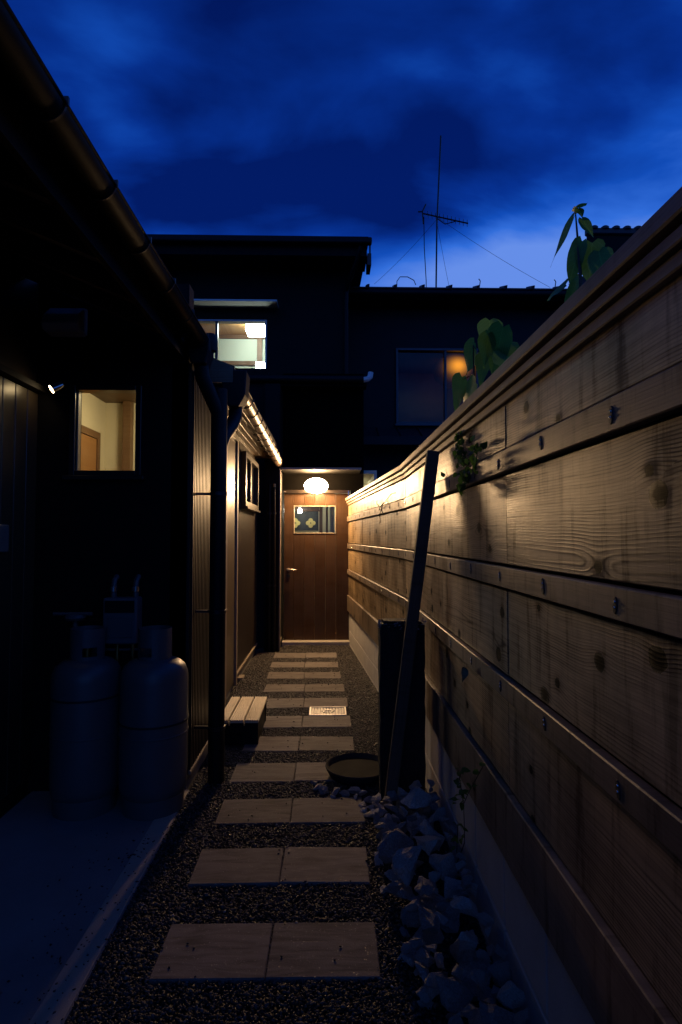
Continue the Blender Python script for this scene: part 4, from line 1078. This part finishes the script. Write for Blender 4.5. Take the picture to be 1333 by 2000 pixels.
s2 = thing('sapling', 'tall leafy sapling tip with drooping leaves nearest the camera above the fence', 'plant', 'saplings behind the fence', loc=(.82, 1.72, -.02))
MB().tube([(0,0,0),(.02,-.02,1.2),(-.06,.0,2.1),(-.08,-.02,2.36),(-.085,-.01,2.51)], [.012,.010,.007,.005,.002], 8).build('stem', M['stem'], s2, smooth=True)
for (q0, q1, W, ro) in (((.74,1.739,2.492),(.74,1.95,2.44),.045,1.2), ((.75,1.701,2.469),(.75,1.63,2.38),.030,1.3), ((.745,1.713,2.505),(.745,1.765,2.525),.022,.4), ((.745,1.713,2.509),(.745,1.65,2.49),.022,.8),
      ((.745,1.713,2.506),(.74,1.675,2.46),.025,1.1), ((.74,1.68,2.39),(.73,1.765,2.30),.085,1.5), ((.77,1.68,2.385),(.76,1.69,2.27),.095,1.6), ((.76,1.85,2.335),(.76,2.03,2.36),.06,1.2), ((.78,1.80,2.33),(.77,1.91,2.27),.075,1.4), ((.77,1.64,2.34),(.77,1.60,2.23),.075,1.5)):
    leaf_between(s2, q0, q1, W, M['leaf'], .05, ro)

iv = thing('ivy', 'small dark ivy clump creeping down the fence below the cap', 'ivy', loc=(.592, 2.42, 1.72))
mb = MB(); stems = MB()
paths = [[(0,.20,.262),(-.012,.10,.20),(-.014,.06,.13),(-.014,.0,.05),(-.04,-.02,.012)], [(-.006,.22,.27),(-.014,.16,.20),(-.014,.12,.12)], [(-.014,.03,.10),(-.016,-.10,.135),(-.038,-.22,.135),(-.04,-.34,.12)],
         [(-.04,-.25,.13),(-.042,-.24,.08),(-.04,-.20,.03)], [(-.014,.10,.08),(-.04,.26,.09),(-.04,.36,.088)], [(-.016,.05,.10),(-.04,.02,.03),(-.04,-.05,.005)]]
for k, pt in enumerate(paths):
    stems.tube(pt, .0016, 5)
    n = [46, 26, 26, 7, 4, 22][k]
    for i in range(n):
        t = random.random()*(len(pt)-1.001); a = Vector(pt[int(t)]); b = Vector(pt[int(t)+1]); q = a.lerp(b, t-int(t))
        q += Vector((-abs(random.gauss(0,.008)), random.gauss(0,.022 if k in (0,1,5) else .012), random.gauss(0,.016)))
        L = random.uniform(.016, .034); vs, fs = leaf_verts(L, L*.85, .2, .2, 3)
        rm = Matrix.Rotation(random.uniform(0,6.28), 3, 'X') @ Matrix.Rotation(random.uniform(-.9,.9), 3, 'Y') @ Matrix.Rotation(R(90)+random.uniform(-.6,.6), 3, 'Z')
        mb.add([rm @ Vector(v) + q for v in vs], fs)
fo = mb.build('foliage', M['ivy'], iv, smooth=True); fo['kind'] = 'stuff'
stems.build('stem', M['twig'], iv)

sg = thing('weed', 'thin green weed growing up between the rocks and the block footing', 'plant', loc=(.545, 2.65, .05))
mb = MB(); stems = MB()
for pt in ([(0,0,0),(.03,-.12,.20),(-.005,-.26,.42),(-.02,-.40,.52),(-.03,-.66,.72)], [(0,.03,0),(.0,-.10,.15),(-.02,-.22,.32)], [(-.005,-.26,.42),(-.03,-.30,.54),(-.03,-.36,.60)]):
    stems.tube(pt, .0018, 5)
    for i in range(17):
        t = random.random()*(len(pt)-1.001); a = Vector(pt[int(t)]); b = Vector(pt[int(t)+1]); q = a.lerp(b, t-int(t)) + Vector((random.gauss(-.01,.01), random.gauss(0,.014), random.gauss(0,.012)))
        L = random.uniform(.018,.034); vs, fs = leaf_verts(L, L*.75, .25, .2, 3)
        rm = Matrix.Rotation(random.uniform(0,6.28), 3, 'Z') @ Matrix.Rotation(random.uniform(-.5,.7), 3, 'Y') @ Matrix.Rotation(random.uniform(-.6,.6), 3, 'X')
        mb.add([rm @ Vector(v) + q for v in vs], fs)
fo = mb.build('foliage', M['weed'], sg, smooth=True); fo['kind'] = 'stuff'
stems.build('stem', M['stem'], sg)

tw_ = thing('dry_vine', 'dry vine twigs clinging to the far part of the fence', 'vine', loc=(.52, 5.15, 1.78))
mb = MB()
for pt in ([(0,0,.06),(-.02,.20,.05),(-.03,.45,.02),(-.02,.7,-.02)], [(-.02,.15,.05),(-.05,.22,-.05),(-.03,.35,-.12)], [(-.02,-.05,.06),(.0,-.30,.10),(.01,-.55,.09)], [(-.03,.4,.02),(-.06,.42,.06),(-.05,.5,.09)], [(-.03,.0,.05),(-.06,-.08,.0),(-.05,-.12,-.06)]):
    mb.tube(pt, .0035, 5)
mb.build('stem', M['twig'], tw_)
dl = thing('dry_leaf', 'single curled pale leaf resting on the third fence rail', 'leaf', loc=(.545, 2.36, 1.012))
add_leaf(dl, (0,0,-.005), (-.2,-.6,-.9), .05, .028, M['dryleaf'], .5, .6)
add_leaf(dl, (0,.01,-.002), (-.1,.7,-.5), .035, .018, M['dryleaf'], .5, -.6)
